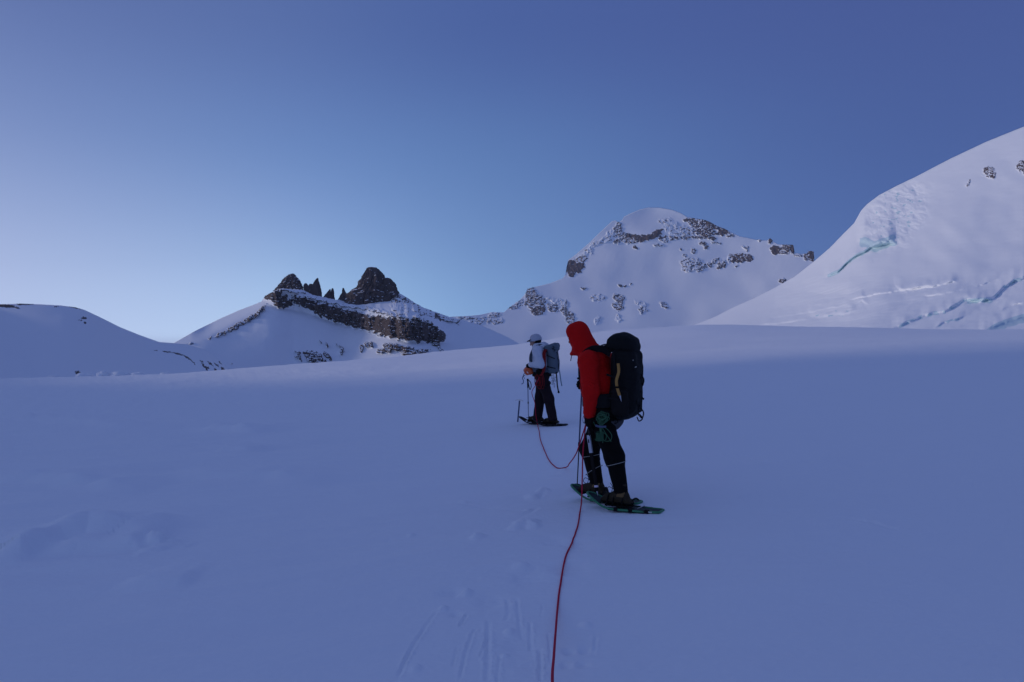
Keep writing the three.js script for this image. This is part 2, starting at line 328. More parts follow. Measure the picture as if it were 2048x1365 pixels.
// ---- the dark hill on the left; beyond the frame it swings round and shuts the low glow off from the near snow
{
  const crest = [[-40, 609], [0, 609], [40, 607.5], [80, 609], [120, 611], [150, 615], [168, 620], [200, 635], [240, 655], [280, 671], [318, 684.5], [340, 686], [372, 688], [410, 700], [440, 722], [470, 748], [520, 775]];
  const outEl = [[-135, 3], [-122, 12], [-105, 17], [-85, 17.5], [-78, 16], [-75.5, 13.5], [-73.5, 11], [-66, 7.3], [-58, 5.0], [-50, 4.3], [-45, 3.2], [-38, 2.45]], outR = [[-135, 140], [-105, 125], [-77, 125], [-66, 131], [-58, 150], [-50, 215], [-45, 290], [-38, 350]];
  const rocks = rockField([
    [10, 613, 24, 3.5, 4, 0.95], [50, 609, 20, 2.2, -2, 0.9], [30, 616, 10, 1.5, 10, 0.7], [150, 616, 17, 1.6, 12, 0.95], [112, 614, 5, 1, 0, 0.9], [167, 637, 6, 2.6, 5, 1], [169, 646.5, 3.6, 2.4, 0, 1], [160, 641, 5, 1, 0, 0.8],
    [156, 748, 8, 5, 25, 0.8], [246, 746, 2, 3, 50, 1],
    [312, 701.5, 5, 1, 5, 0.9], [335, 704.5, 12, 1.4, 8, 0.95], [356, 709, 10, 2, 18, 0.9], [374, 716, 12, 2, 32, 0.95], [386, 726, 8, 1.3, 48, 0.95],
    [402, 723, 6, 1.6, 35, 0.9], [408, 734, 13, 2.0, 52, 0.95], [420, 728, 9, 1.8, 40, 0.8], [432, 730, 8, 1.4, 40, 0.9], [431, 741, 7, 2, 45, 0.95], [446, 740, 8, 3.6, 48, 1], [414, 736, 5, 2.4, 20, 0.9], [440, 726, 5, 1, 45, 0.8],
  ], 0.45);
  const cols = []; for (let a = -135; a < -39; a += 0.6) cols.push(a * RAD);
  cols.push(...span(-60, 520, 1.0));
  tag(landform({
    name: 'snow_hill', flat: th => lerp(1, Math.cos(38.2 * RAD), smooth(-60, -38.2, th / RAD)), cols, rows: 170, depth: 160,
    crest: (px, th) => th < -38.2 * RAD ? [HORIZON - 1369 * Math.tan(poly(outEl, th / RAD) * RAD) / lerp(1, Math.cos(38.2 * RAD), smooth(-60, -38.2, th / RAD)), poly(outR, th / RAD)] : [poly(crest, px) + 0.35 * noise(px * 0.3, 1), 350],
    foot: (px, th) => th < -38.2 * RAD ? [HORIZON + lerp(80, 117.5, smooth(-60, -38.2, th / RAD)), poly(outR, th / RAD) * 0.5] : [800, 175],
    range: (px, row, t, b, c) => lerp(b, c, Math.pow(t, 1.15)) + (px > -60 ? 60 * smooth(120, 420, px) * t : 0),
    relief: (px, row, t) => 5 * fbm(px * 0.006, row * 0.012, 3, 3) * (1 - t * 0.5) - (px > -45 ? Math.max(0, clamp(rocks(px, row)[0] * 2)) * (0.3 + 1.0 * ridged(px * 0.25, row * 0.35, 2, 3)) : 0),
    kindOf: (px, row, n) => { if (px < -44) return 0; const [m, k, dens] = rocks(px, row); return m > 0.12 && fbm(px * 0.45, row * 0.8, 4, 2) < dens - 0.62 ? k : 0; },
    parts: () => ['rock_outcrop', M.rock],
  }), 'dark blue rounded snow hill with a bare rocky rim', 'hill', null, 'structure');
}

// ---- the crags: a snow ridge with a cliff band below and rock towers on top
{
  const D = 820;
  const crest = [[300, 712], [350, 685], [390, 662], [440, 637.5], [480, 620], [512, 608], [522, 604], [530, 592], [545, 584], [560, 577], [605, 580], [625, 590], [650, 595], [672, 600], [695, 598], [720, 594], [770, 590], [793, 584], [810, 593], [830, 606.5], [848, 616], [870, 624], [895, 633], [910, 637], [960, 650], [1010, 672], [1060, 700]];
  const rocks = rockField([
    [555, 596, 34, 15, 28, 0.95], [563, 608, 17, 10, 10, 1], [540, 590, 18, 9, -20, 0.82],
    [612, 606, 34, 11, 20, 0.92], [660, 625, 50, 16, 20, 0.96], [720, 641, 50, 18, 14, 0.96], [775, 654, 44, 22, 14, 1], [830, 661, 42, 24, 12, 1.02], [872, 672, 20, 18, 50, 1.02], [803, 658, 40, 22, 10, 1],
    [585, 583, 30, 3, 8, 0.7], [640, 600, 40, 3, 14, 0.6], [700, 612, 46, 4, 10, 0.62], [735, 618, 40, 4, 8, 0.7], [770, 626, 45, 4, 14, 0.65], [800, 612, 26, 16, 36, 0.78], [824, 612, 34, 9, 35, 0.85], [860, 627, 42, 7, 22, 0.8], [895, 637, 28, 5, 20, 0.62], [845, 640, 30, 5, 26, 0.6],
    [520, 622, 14, 3, -32, 0.95], [505, 634, 18, 4.5, -30, 1], [486, 645, 22, 5, -28, 1], [466, 656, 20, 5, -30, 1], [443, 668, 17, 4, -24, 1], [421, 677, 5, 1.6, -20, 1], [528, 614, 9, 3, -40, 0.9], [380, 687, 9, 1.4, 0, 0.9],
    [596, 708, 11, 3, 50, 0.8], [598, 718, 10, 3, 45, 0.95], [626, 712, 24, 9, 20, 1], [634, 722, 20, 6, 5, 1.0], [655, 713, 10, 6, 35, 1], [618, 720, 12, 4, 50, 0.9], [652, 690, 5, 2, 45, 0.9], [640, 684, 4, 1.5, 45, 0.9], [683, 700, 7, 4, 60, 0.9], [676, 692, 5, 2, 45, 0.9], [682, 708, 4, 3, 30, 1],
    [722, 696, 4, 9, 0, 0.9], [738, 690, 10, 6, -10, 0.92], [770, 701, 18, 6, -8, 1], [790, 695, 24, 7, 8, 1], [808, 698, 18, 7, 8, 1], [835, 703, 26, 6, -4, 0.98], [820, 708, 18, 5, -6, 1], [880, 697, 14, 3, 48, 0.85], [868, 706, 6, 3, 40, 0.8],
    [462, 727, 2, 1, 0, 1],
  ], 1);
  const strata = (px, row) => row + 0.16 * px * -1;                     // the beds dip to the right
  const upper = [[520, 577], [560, 580], [600, 596], [640, 610], [700, 627], [745, 630], [800, 638], [835, 639], [870, 652], [893, 684]], lower = [[520, 600], [545, 612], [575, 618], [610, 626], [660, 643], [720, 656], [755, 667], [780, 677], [815, 686], [870, 685], [893, 688]];
  const stand = (px, row) => {                         // cliffs stand upright: the rows of the band share the range of its foot
    const e = smooth(515, 545, px) * smooth(905, 885, px), up = poly(upper, px) + 2 * noise(px * 0.09, 2), lo = poly(lower, px) + 3 * noise(px * 0.07, 5);
    if (row > lo) return row;
    if (row > up) return lerp(row, lo - (lo - row) * 0.12, e);
    return lerp(row, lerp(lo - (lo - up) * 0.12, row, smooth(up, up - 34, row)), e);
  };
  const steep = (px, row) => smooth(-0.05, 0.35, rocks(px, row)[0]);
  const root = landform({
    name: 'crag_ridge', cols: span(300, 1060, 0.9), rows: 230, depth: 260, snow: M.farSnow,
    crest: px => [poly(crest, px) + (px > 515 ? 1.2 : 0.2) * fbm(px * 0.22, 5, 1, 3) * 2, D + 60 * smooth(600, 350, px)],
    foot: () => [790, 560],
    range: (px, row, t, b, c) => {
      const tt = Math.max(0, t * (790 - stand(px, row)) / Math.max(1, 790 - row)); return lerp(b, c, Math.pow(tt, 0.92)) - 70 * smooth(660, 880, px) * (1 - tt * 0.6) + 26 * smooth(0.3, 0.6, tt) * noise(px * 0.008, 3);
    },
    relief: (px, row, t) => {
      const m = steep(px, row); let r = 5 * fbm(px * 0.010, row * 0.016, 6, 4);
      // the left flank turns away from the viewer towards the glow above the rock strip
      r += 95 * smooth(-6, -46, row - (708 - 0.53 * (px - 372)) + 2) * smooth(560, 500, px) * smooth(380, 430, px) * 0.5;
      // below the strip the face turns right, away from the glow: the strip is a rib that comes forward as it drops
      { const u = Math.max(0, 590 - Math.max(px, 330)); r -= 1.0 * u * u / (u + 45); }
      if (m > 0) r -= m * (2 + 8 * ridged(px * 0.06, strata(px, row) * 0.022, 1, 4) + 4.5 * fbm(px * 0.16, strata(px, row) * 0.22, 4, 3) + 2.2 * noise(px * 0.05, strata(px, row) * 0.33, 1));
      return r;
    },
    kindOf: (px, row, n) => {
      const [m, k, dens] = rocks(px, row); if (m < 0.06) return 0;
      const lie = n.y + 0.30 * fbm(px * 0.22, row * 0.38, 8, 3);
      return lie > 0.30 + 0.62 * dens || fbm(px * 0.30 + row * 0.1, row * 0.55, 12, 3) > dens - 0.47 ? 0 : k;
    },
    parts: () => ['rock_outcrop', M.rock],
  });
  tag(root, 'jagged dark crags on a snow ridge with a cliff band', 'mountain', null, 'structure');

  // towers and pinnacles: closed rock bodies, [row, left edge, right edge] from top to foot
  const towers = [
    ['rock_tower', [[547.5, 583, 587], [550, 577, 590], [556, 571, 594], [563, 566, 597], [570, 562, 600], [578, 555, 603], [592, 548, 606]], 0.8, 0.75],
    ['rock_pinnacle', [[567, 609, 613], [571, 607, 616], [577, 607, 622], [586, 610, 628], [598, 612, 632]], 0.8, 0.9],
    ['rock_pinnacle', [[568, 619, 624], [574, 616, 627], [582, 616, 632], [594, 618, 636], [602, 620, 638]], 0.8, 0.95],
    ['rock_pinnacle', [[556.5, 634, 636], [562, 629, 637], [570, 625, 639], [580, 623, 641], [590, 624, 642.5], [604, 622, 645]], 0.75, 0.95],
    ['rock_pinnacle', [[579, 659, 661], [584, 655, 661], [590, 650, 663], [597, 646, 666], [606, 643, 668]], 0.8, 0.95],
    ['rock_pinnacle', [[577, 663.5, 666], [582, 662, 667.5], [590, 661, 668], [600, 660, 669.5], [608, 659, 671]], 0.85, 1],
    ['rock_pinnacle', [[576.5, 685, 687.5], [581, 684, 689], [586, 684, 692], [591, 681, 697], [600, 678, 700], [608, 676, 704]], 0.8, 0.95],
    ['rock_tower', [[534.5, 736, 751], [537, 734, 754.5], [542, 732, 759], [550, 728, 765], [558, 725.5, 769], [566, 721, 770], [576, 717, 770], [584, 706, 771], [592, 698, 772], [604, 692, 774], [618, 690, 776], [630, 690, 778]], 0.85, 0.93],
    ['rock_tower', [[556, 767, 779], [560, 765, 783], [566, 762, 788], [574, 759, 791], [584, 757, 795], [596, 755, 803], [608, 753, 806], [622, 752, 806], [634, 752, 804]], 0.8, 0.95],
  ];
  const crestAt = px => D - 6;
  towers.forEach(([name, prof, fat, bare], n) => {
    const rows = 90, sides = 96, top = prof[0][0], foot = prof[prof.length - 1][0], butt = name === 'rock_buttress', d0 = butt ? 668 + 12 * Math.sin(n) : D * 0.955, pos = [], ids = [], facesRock = [], facesSnow = [];
    const s = d0 / 1369, L = prof.map(p => [p[0], p[1]]), R = prof.map(p => [p[0], p[2]]);
    for (let j = 0; j <= rows; j++) {
      const row = lerp(top, foot, j / rows), l = poly(L, row), r = poly(R, row), cx = (l + r) / 2, hw = Math.max((r - l) / 2, 0.2);
      for (let i = 0; i < sides; i++) {
        const a = i / sides * 2 * Math.PI, ca = Math.cos(a), sa = Math.sin(a), sq = 1 / Math.pow(Math.pow(Math.abs(ca), 2.6) + Math.pow(Math.abs(sa), 2.6), 1 / 2.6);
        const big = Math.min(1, hw / 14), lobes = ridged(ca * 1.9 + n, sa * 1.9 + n * 3, row * 0.03, 4), crack = Math.max(0, ridged(ca * 3.1 + n * 2, sa * 3.1, row * 0.012, 2) - 0.45);
        let k = 0.95 + 0.22 * big * lobes + 0.16 * fbm(ca * 2.6 + n * 4, sa * 2.6, row * 0.16, 4) - 0.55 * big * crack;
        k *= 1 + (1.3 / hw) * fbm(ca * 4, sa * 4 + n, row * 0.42, 3) + 0.06 * noise(ca * 3 + n, sa * 3, row * 0.14);
        k += 0.13 * big * Math.round(2.6 * noise(ca * 2.4 + n, sa * 2.4 + n * 2, row * 0.075)) / 2.0;
        if (j === 0) k *= 0.3;
        const dx = cx + ca * sq * hw * k, dz = sa * sq * hw * k * fat * 1.1;
        pos.push((dx - 1024) * s, EYE + (HORIZON - row - (j === 0 ? -0.3 : 0)) * s + 0.25 * s * noise(dx, row, n), -(d0 - dz * s));
      }
    }
    const pv = k => V(pos[k * 3], pos[k * 3 + 1], pos[k * 3 + 2]);
    for (let j = 0; j < rows; j++) for (let i = 0; i < sides; i++) {
      const a = j * sides + i, b = j * sides + (i + 1) % sides, c = a + sides, e = b + sides;
      const A = pv(a), nn = pv(b).sub(A).cross(pv(c).sub(A)).normalize(), px = A.x / s + 1024, row = HORIZON - (A.y - EYE) / s;
      const lie = Math.abs(nn.y) + 0.25 * fbm(px * 0.25 + n, row * 0.4, 3, 3), snowy = (lie > 0.87) || fbm(px * 0.22 + n * 3, row * 0.36, 9, 3) > bare - 0.47;
      (snowy ? facesSnow : facesRock).push(a, c, b, b, c, e);
    }
    const topC = pos.length / 3; pos.push(...[0, 1, 2].map(c => { let q = 0; for (let i = 0; i < sides; i++) q += pos[i * 3 + c]; return q / sides; }));
    for (let i = 0; i < sides; i++) facesRock.push(topC, i, (i + 1) % sides);
    const geo = list => { const g = new THREE.BufferGeometry(); g.setAttribute('position', new THREE.Float32BufferAttribute(pos, 3)); g.setIndex(list); const f = g.toNonIndexed(); f.computeVertexNormals(); return f; };
    const m = part(name, geo(facesRock), M.rock, root);
    if (facesSnow.length) part('snow_patch', geo(facesSnow), M.farSnow, m);
  });
}

// ---- the snow summit behind
{
  const crest = [[860, 660], [900, 634], [940, 632], [960, 630], [985, 624.5], [1008, 625], [1020, 614], [1040, 600], [1050, 589], [1055, 578], [1068, 574.5], [1080, 572], [1100, 567], [1126, 557], [1131, 550], [1133, 535], [1137, 520], [1150, 511], [1165, 498], [1180, 485], [1195, 470], [1210, 456], [1224, 443], [1231, 441], [1238, 445], [1245, 440], [1248, 434], [1262, 427], [1280, 419.5], [1298, 415.5], [1320, 415.5], [1345, 420], [1362, 426.5], [1374, 434], [1395, 438], [1410, 440], [1422, 445], [1434, 452], [1450, 458], [1465, 466], [1480, 473], [1500, 477], [1515, 480], [1519, 478], [1524, 481], [1535, 481], [1541, 476], [1548, 484], [1556, 489], [1587, 490], [1590, 506], [1604, 508], [1614, 507], [1618, 502], [1628, 502.5], [1629.5, 524], [1650, 536], [1690, 556], [1760, 600]];
  const rocks = rockField([
    // the upper rock belt
    [1235, 459, 9, 15, 20, 0.72], [1246, 474, 13, 10, 35, 0.72], [1262, 473, 18, 5, 0, 0.95], [1290, 477, 26, 7, -8, 0.95], [1308, 470, 20, 7, -30, 1.0], [1262, 482, 24, 6, 8, 0.7], [1234, 484, 7, 5, 0, 0.8], [1210, 480, 16, 6, -20, 0.55], [1190, 488, 12, 5, -35, 0.55], [1220, 470, 14, 7, -30, 0.48], [1325, 477, 9, 6, -10, 0.8], [1335, 478, 16, 6, -20, 0.62], [1345, 455, 22, 14, 40, 0.52], [1330, 442, 16, 5, -10, 0.6],
    [1385, 442, 20, 6, 5, 0.85], [1400, 450, 28, 12, 20, 0.74], [1418, 448, 26, 7, 25, 0.84], [1408, 463, 22, 10, 5, 0.78], [1372, 462, 16, 10, 10, 0.62], [1360, 476, 30, 3, 0, 0.75], [1400, 475, 26, 3, 0, 0.85], [1424, 477, 10, 3, 10, 0.9], [1446, 463, 11, 9, 30, 0.9], [1450, 455, 10, 2.5, 28, 0.95], [1438, 468, 18, 3, 0, 0.92], [1458, 470, 12, 6, 20, 0.7],
    [1271, 496, 4, 5, -30, 0.95], [1312, 490, 7, 4, -10, 0.7], [1322, 490, 6, 2, 0, 0.6], [1406, 487, 8, 5, 0, 0.8], [1412, 495, 5, 4, -10, 0.85], [1432, 486, 12, 2.2, 2, 0.8], [1362, 500, 3, 2, 0, 0.9], [1387, 503, 6, 5, 0, 0.75], [1370, 511, 4, 5, -30, 0.7],
    // the mid outcrops
    [1386, 530, 25, 15, 5, 0.66], [1400, 533, 14, 10, 0, 0.72], [1375, 534, 14, 10, 0, 0.62], [1419, 529, 5, 6, -20, 0.8], [1430, 522, 11, 4, -35, 0.72], [1443, 527, 9, 8, 0, 0.75], [1438, 536, 6, 4, -10, 0.85], [1448, 533, 6, 6, 0, 0.9], [1480, 516, 24, 8, 5, 0.86], [1472, 521, 16, 6, 2, 1.02], [1496, 515, 10, 8, 30, 0.9], [1460, 517, 8, 6, -40, 0.65], [1474, 532, 5, 2, 0, 0.6],
    [1490, 495, 7, 3, 20, 0.72], [1494, 501, 2, 2, 0, 0.9], [1519, 480, 4, 3, 0, 0.7], [1541, 481, 6, 6, 20, 0.95], [1553, 497, 14, 6, 5, 0.95], [1576, 495, 14, 8, 0, 0.85], [1586, 499, 6, 10, 0, 1.02], [1552, 506, 10, 4, 4, 0.95], [1570, 506, 20, 2.6, 0, 0.8], [1596, 511, 8, 2.5, 0, 0.75], [1618, 512, 12, 9, 0, 0.9], [1626, 512, 5, 11, 0, 1.02],
    [1565, 563, 7, 7, 0, 0.85], [1582, 561, 7, 4, -20, 0.7],
    // the left buttresses
    [1150, 538, 22, 12, -30, 1.05], [1142, 530, 12, 9, -20, 0.98], [1160, 520, 16, 8, -25, 0.72], [1178, 498, 12, 4, -38, 0.55], [1172, 508, 14, 6, -20, 0.5],
    [1062, 586, 11, 13, 20, 0.8], [1070, 605, 21, 19, 40, 0.84], [1076, 620, 16, 12, -20, 0.95], [1037, 608, 12, 7, -25, 0.75], [1026, 615, 12, 4, -10, 0.85], [1106, 616, 12, 10, 20, 0.85], [1122, 606, 20, 7, 20, 0.58], [1128, 622, 9, 9, 20, 0.85], [1140, 634, 9, 13, -10, 0.88], [1140, 642, 10, 7, 0, 0.85], [1110, 600, 24, 3, 12, 0.45],
    [1196, 596, 18, 7, 0, 0.66], [1238, 596, 13, 8, 15, 0.85], [1236, 614, 12, 8, 25, 0.85], [1240, 606, 6, 10, 0, 0.8], [1283, 608, 14, 5, 20, 0.62], [1283, 621, 6, 7, 10, 0.88], [1328, 610, 13, 5, 28, 0.75], [1194, 641, 5, 9, 20, 0.6], [1237, 636, 6, 9, 0, 0.6], [1291, 620, 3, 4, 0, 0.7], [1165, 577, 6, 2, 0, 0.9], [1241, 573, 4, 2.4, 0, 1], [1250, 573.5, 4, 2, 0, 1], [1262, 570, 2, 3, 0, 0.9],
    [905, 642, 10, 5, 10, 0.95], [935, 636, 20, 4, 0, 0.8], [975, 640, 34, 6, 2, 0.72], [988, 630, 14, 5, -10, 0.8], [992, 644, 14, 4, 0, 0.85], [950, 646, 14, 4, 5, 0.75],
  ], 0.9);
  const root = landform({
    name: 'snow_peak', cols: span(860, 1760, 0.9), rows: 300, depth: 500,
    crest: px => [poly(crest, px) + (0.4 + 1.6 * smooth(0, 0.4, rocks(px, poly(crest, px) + 3)[0])) * fbm(px * 0.30, 2, 7, 3), 2250 - 350 * smooth(1130, 950, px) - 160 * smooth(1420, 1640, px)],
    foot: () => [735, 1350],
    range: (px, row, t, b, c) => {
      // a broad bowl between the left shoulder and the right-hand ridge, a rounded snow cap on top
      const tc = (735 - row) / (735 - 422); let r = lerp(b, 2250, tc * 0.85 + 0.15 * t);
      r += 300 * (1 - Math.pow(clamp((px - 1370) / 400, -1.2, 1.2), 2)) * clamp(tc) * Math.max(0, 1.15 - tc);
      { const u = Math.max(0, px - 1360); r -= 0.62 * u * u / (u + 90) * clamp(1 - tc * 0.7); }
      return r;
    },
    relief: (px, row, t) => {
      const [m0] = rocks(px, row), m = smooth(-0.12, 0.3, m0); let r = 34 * fbm(px * 0.009, row * 0.011, 2, 2) + 0.7 * fbm(px * 0.05, row * 0.06, 3, 2);
      r += 34 * smooth(1370, 1440, px) * 0 + 60 * Math.exp(-Math.pow((px - 1305) / 60, 2)) * smooth(470, 425, row) * 0.6;
      r += 1.2 * ridged((px + row * 0.6) * 0.03, (row - px * 0.3) * 0.012, 4, 3) * smooth(600, 520, row);
      if (m > 0) r -= m * (1 + 8 * ridged(px * 0.085, row * 0.07, 3, 4) + 7 * fbm(px * 0.2, row * 0.26, 5, 3) + 1.2 * noise(px * 0.5, row * 0.5, 8));
      return r;
    },
    kindOf: (px, row, n) => {
      const [m, k, dens] = rocks(px, row); if (m < 0.04) return 0;
      return n.y + 0.3 * fbm(px * 0.2, row * 0.34, 6, 2) > 0.46 + 0.52 * dens || fbm(px * 0.20, row * 0.36, 3, 4) > dens - 0.62 ? 0 : k;
    },
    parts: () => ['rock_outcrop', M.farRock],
  });
  tag(root, 'broad snow-covered summit streaked with rock outcrops', 'mountain', null, 'structure');
}

// ---- the glacier slope on the right, with crevasse lips, seracs and blue ice
{
  const crest = [[1300, 684], [1340, 668], [1382, 653], [1430, 634], [1471, 613], [1510, 596], [1549, 576], [1590, 553], [1627, 524], [1660, 496], [1685, 470], [1709, 446], [1723, 421], [1735, 408], [1759, 390], [1795, 371], [1831, 354], [1902, 317], [1974, 283], [2046, 254], [2120, 228], [2260, 185], [2420, 150]];
  // crevasse lines: [points, height of the wall in rows, how deep it is cut in metres, icy?]
  const cuts = [
    [[[1650, 550], [1675, 541], [1700, 517], [1722, 503], [1742, 492], [1770, 486], [1795, 482]], 9, 5, 0.8],
    [[[1716, 478], [1730, 474], [1748, 482], [1770, 476], [1790, 468]], 20, 7, 1],
    [[[1475, 659], [1500, 655], [1530, 646], [1560, 644], [1590, 640], [1620, 634]], 7, 2.0, 0],
    [[[1618, 628], [1640, 626], [1668, 622], [1690, 622], [1715, 612]], 14, 3.0, 0.35],
    [[[1540, 634], [1580, 628], [1640, 618], [1700, 606]], 4, 1.4, 0],
    [[[1700, 596], [1740, 588], [1792, 580], [1822, 576], [1880, 568], [1915, 560]], 6, 2.4, 0.15],
    [[[1705, 606], [1725, 598], [1738, 606]], 8, 2, 0.3],
    [[[1786, 652], [1820, 640], [1850, 628], [1890, 618], [1912, 604], [1935, 594], [1960, 598], [1990, 590], [2010, 570], [2035, 556], [2060, 548]], 11, 3.6, 0.45],
    [[[1930, 600], [1960, 596], [1990, 598]], 10, 2.4, 1],
    [[[1870, 652], [1890, 642], [1910, 638], [1930, 630]], 8, 2.0, 0.5],
    [[[1960, 668], [1985, 650], [2010, 640], [2040, 630], [2070, 622]], 18, 3.2, 0.9],
    [[[1790, 565], [1796, 572], [1815, 580]], 10, 2, 0.4],
    [[[2000, 618], [2030, 606], [2070, 600]], 6, 2, 0.3],
    [[[1390, 656], [1420, 660], [1450, 664], [1480, 662]], 4, 1.2, 0],
    [[[1850, 590], [1900, 582], [1950, 570], [2000, 556]], 4, 1.3, 0],
    [[[1722, 460], [1728, 452], [1736, 448]], 5, 2, 0.3],
  ].map(([p, h, a, icy]) => ({ p: p.map(q => q.slice()), h, a, icy, x0: p[0][0], x1: p[p.length - 1][0] }));
  const cutAt = (px, row) => {
    let r = 0, ice = 0;
    for (const c of cuts) {
      if (px < c.x0 - 4 || px > c.x1 + 4) continue;
      const line = poly(c.p, px) + 2.4 * fbm(px * 0.05, c.a, 3, 2) * 2, s = (row - line) / Math.max(7, c.h), e = smooth(c.x0 - 4, c.x0 + 14, px) * smooth(c.x1 + 4, c.x1 - 14, px);
      // above the line a slight lip, below it a wall that is cut back, then it ramps out again
      if (s > -2.6 && s < 0) r -= 0.82 * c.a * e * smooth(-2.6, 0, s) * (1 + 0.5 * noise(px * 0.06, row * 0.05, 5));
      else if (s >= 0 && s < 2.4) { r += 1.5 * c.a * e * (-0.55 * smooth(0.75, 0, s) + 0.22 * smooth(0.2, 0.8, s) * smooth(2.4, 0.9, s)) * (1 + 0.5 * noise(px * 0.06, row * 0.05, 5)); ice = Math.max(ice, e * c.icy * smooth(0, 0.1, s) * smooth(1.4, 0.7, s)); }
    }
    return [r, ice];
  };
  const serac = (px, row) => { const u = (px - 1790) * 0.78 + (row - 430) * 0.62, v = (row - 430) * 0.78 - (px - 1790) * 0.62; return smooth(1.15, 0.5, Math.hypot(u / 62, v / 100) + 0.3 * fbm(px * 0.03, row * 0.03, 3, 2)) * smooth(345, 380, row); };
  const rocks = rockField([[1978, 345, 12, 12, -30, 0.62], [1972, 340, 8, 4, 0, 0.7], [1986, 352, 5, 6, 20, 0.7], [1937, 367, 3, 7, 25, 0.6], [2042, 332, 8, 13, 20, 0.66], [2052, 338, 10, 12, 10, 0.62]], 0.7);
  const toe = [[1300, 300], [1382, 235], [1500, 170], [1700, 110], [1900, 78], [2048, 62], [2420, 50]];
  const top = [[1300, 420], [1382, 410], [1550, 400], [1700, 380], [1850, 370], [2048, 365], [2420, 380]];
  const root = landform({
    name: 'glacier_slope', cols: span(1300, 2420, 1.15), rows: 400, depth: 140, snow: M.farSnow,
    crest: px => [poly(crest, px) + 0.5 * fbm(px * 0.08, 3, 1, 3), poly(top, px)],
    foot: px => [722, poly(toe, px) * 0.86],
    range: (px, row, t, b, c) => lerp(b, c, Math.pow(t, 0.66)),
    relief: (px, row, t) => {
      const s = serac(px, row), [cr] = cutAt(px, row), [m] = rocks(px, row), bulge = Math.sin(Math.PI * clamp(t));
      let r = 9 * fbm(px * 0.006, row * 0.008, 7, 3) * bulge + 0.7 * fbm((px + row) * 0.02, row * 0.045, 3, 3) * smooth(0, 0.2, t);
      // broken ground above the toe: rolls and blocks that climb to the right
      const v = row + 0.26 * (px - 1700), broken = smooth(535, 590, row) * smooth(690, 660, row) * smooth(1480, 1620, px);
      r += broken * (2.6 * ridged(px * 0.007, v * 0.034, 2, 3) + 1.3 * fbm(px * 0.022, v * 0.06, 6, 3));
      r += s * (3.4 * ridged((px + row * 0.5) * 0.02, (row - px * 0.2) * 0.03, 1, 4) + 0.9 * fbm(px * 0.09, row * 0.11, 2, 4)) + cr;
      if (m > -0.1) r -= 1.1 * smooth(-0.1, 0.3, m) * (0.4 + ridged(px * 0.2, row * 0.2, 1, 3));
      return r;
    },
    kindOf: (px, row, n) => {
      const [m, k, dens] = rocks(px, row);
      if (m > 0.1 && fbm(px * 0.3, row * 0.45, 3, 3) < dens - 0.6) return 10 + k;
      const ice = cutAt(px, row)[1] + 0.35 * serac(px, row) * smooth(0.1, 0.4, ridged((px + row * 0.5) * 0.02, (row - px * 0.2) * 0.03, 1, 4));
      return ice + 0.5 * fbm(px * 0.09, row * 0.14, 6, 3) > 0.46 ? 1 : 0;
    },
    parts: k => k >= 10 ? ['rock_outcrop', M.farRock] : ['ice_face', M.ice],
  });
  tag(root, 'tall pale glacier slope with crevasses and blue ice', 'glacier', null, 'structure');
}

// ---------------------------------------------------------------- solid shapes from distance fields
const sCap = (a, b, ra, rb = ra) => {
  const [ax, ay, az] = a, dx = b[0] - ax, dy = b[1] - ay, dz = b[2] - az, q = 1 / (dx * dx + dy * dy + dz * dz);
  return (x, y, z) => { const px = x - ax, py = y - ay, pz = z - az, h = clamp((px * dx + py * dy + pz * dz) * q); return Math.hypot(px - dx * h, py - dy * h, pz - dz * h) - (ra + (rb - ra) * h); };
};
const sEll = ([cx, cy, cz], [rx, ry, rz], turn = 0) => { const c = Math.cos(turn), s = Math.sin(turn); return (x, y, z) => { const X = x - cx, Y = y - cy, u = (X * c + Y * s) / rx, v = (-X * s + Y * c) / ry, w = (z - cz) / rz, k = Math.hypot(u, v, w); return k < 1e-6 ? -Math.min(rx, ry, rz) : k * (k - 1) / Math.hypot(u / rx, v / ry, w / rz); }; };
const sBox = ([cx, cy, cz], [hx, hy, hz], r, turn = 0) => {
  const c = Math.cos(turn), s = Math.sin(turn);
  return (x, y, z) => { const X = x - cx, Y = y - cy, u = Math.abs(X * c + Y * s) - hx + r, v = Math.abs(-X * s + Y * c) - hy + r, w = Math.abs(z - cz) - hz + r; return Math.hypot(Math.max(u, 0), Math.max(v, 0), Math.max(w, 0)) + Math.min(Math.max(u, v, w), 0) - r; };
};
const smin = (a, b, k) => { const h = Math.max(k - Math.abs(a - b), 0) / k; return Math.min(a, b) - h * h * k * 0.25; };
const join = (k, ...f) => (x, y, z) => { let d = f[0](x, y, z); for (let i = 1; i < f.length; i++) d = smin(d, f[i](x, y, z), k); return d; };
const cutOff = (f, g) => (x, y, z) => Math.max(f(x, y, z), -g(x, y, z));
const grow = (f, r) => (x, y, z) => f(x, y, z) - r;
const rumple = (f, amp, fx, fy = fx, seed = 0) => (x, y, z) => f(x, y, z) - amp * fbm(x * fx + seed, y * fy, z * fx + seed, 3);
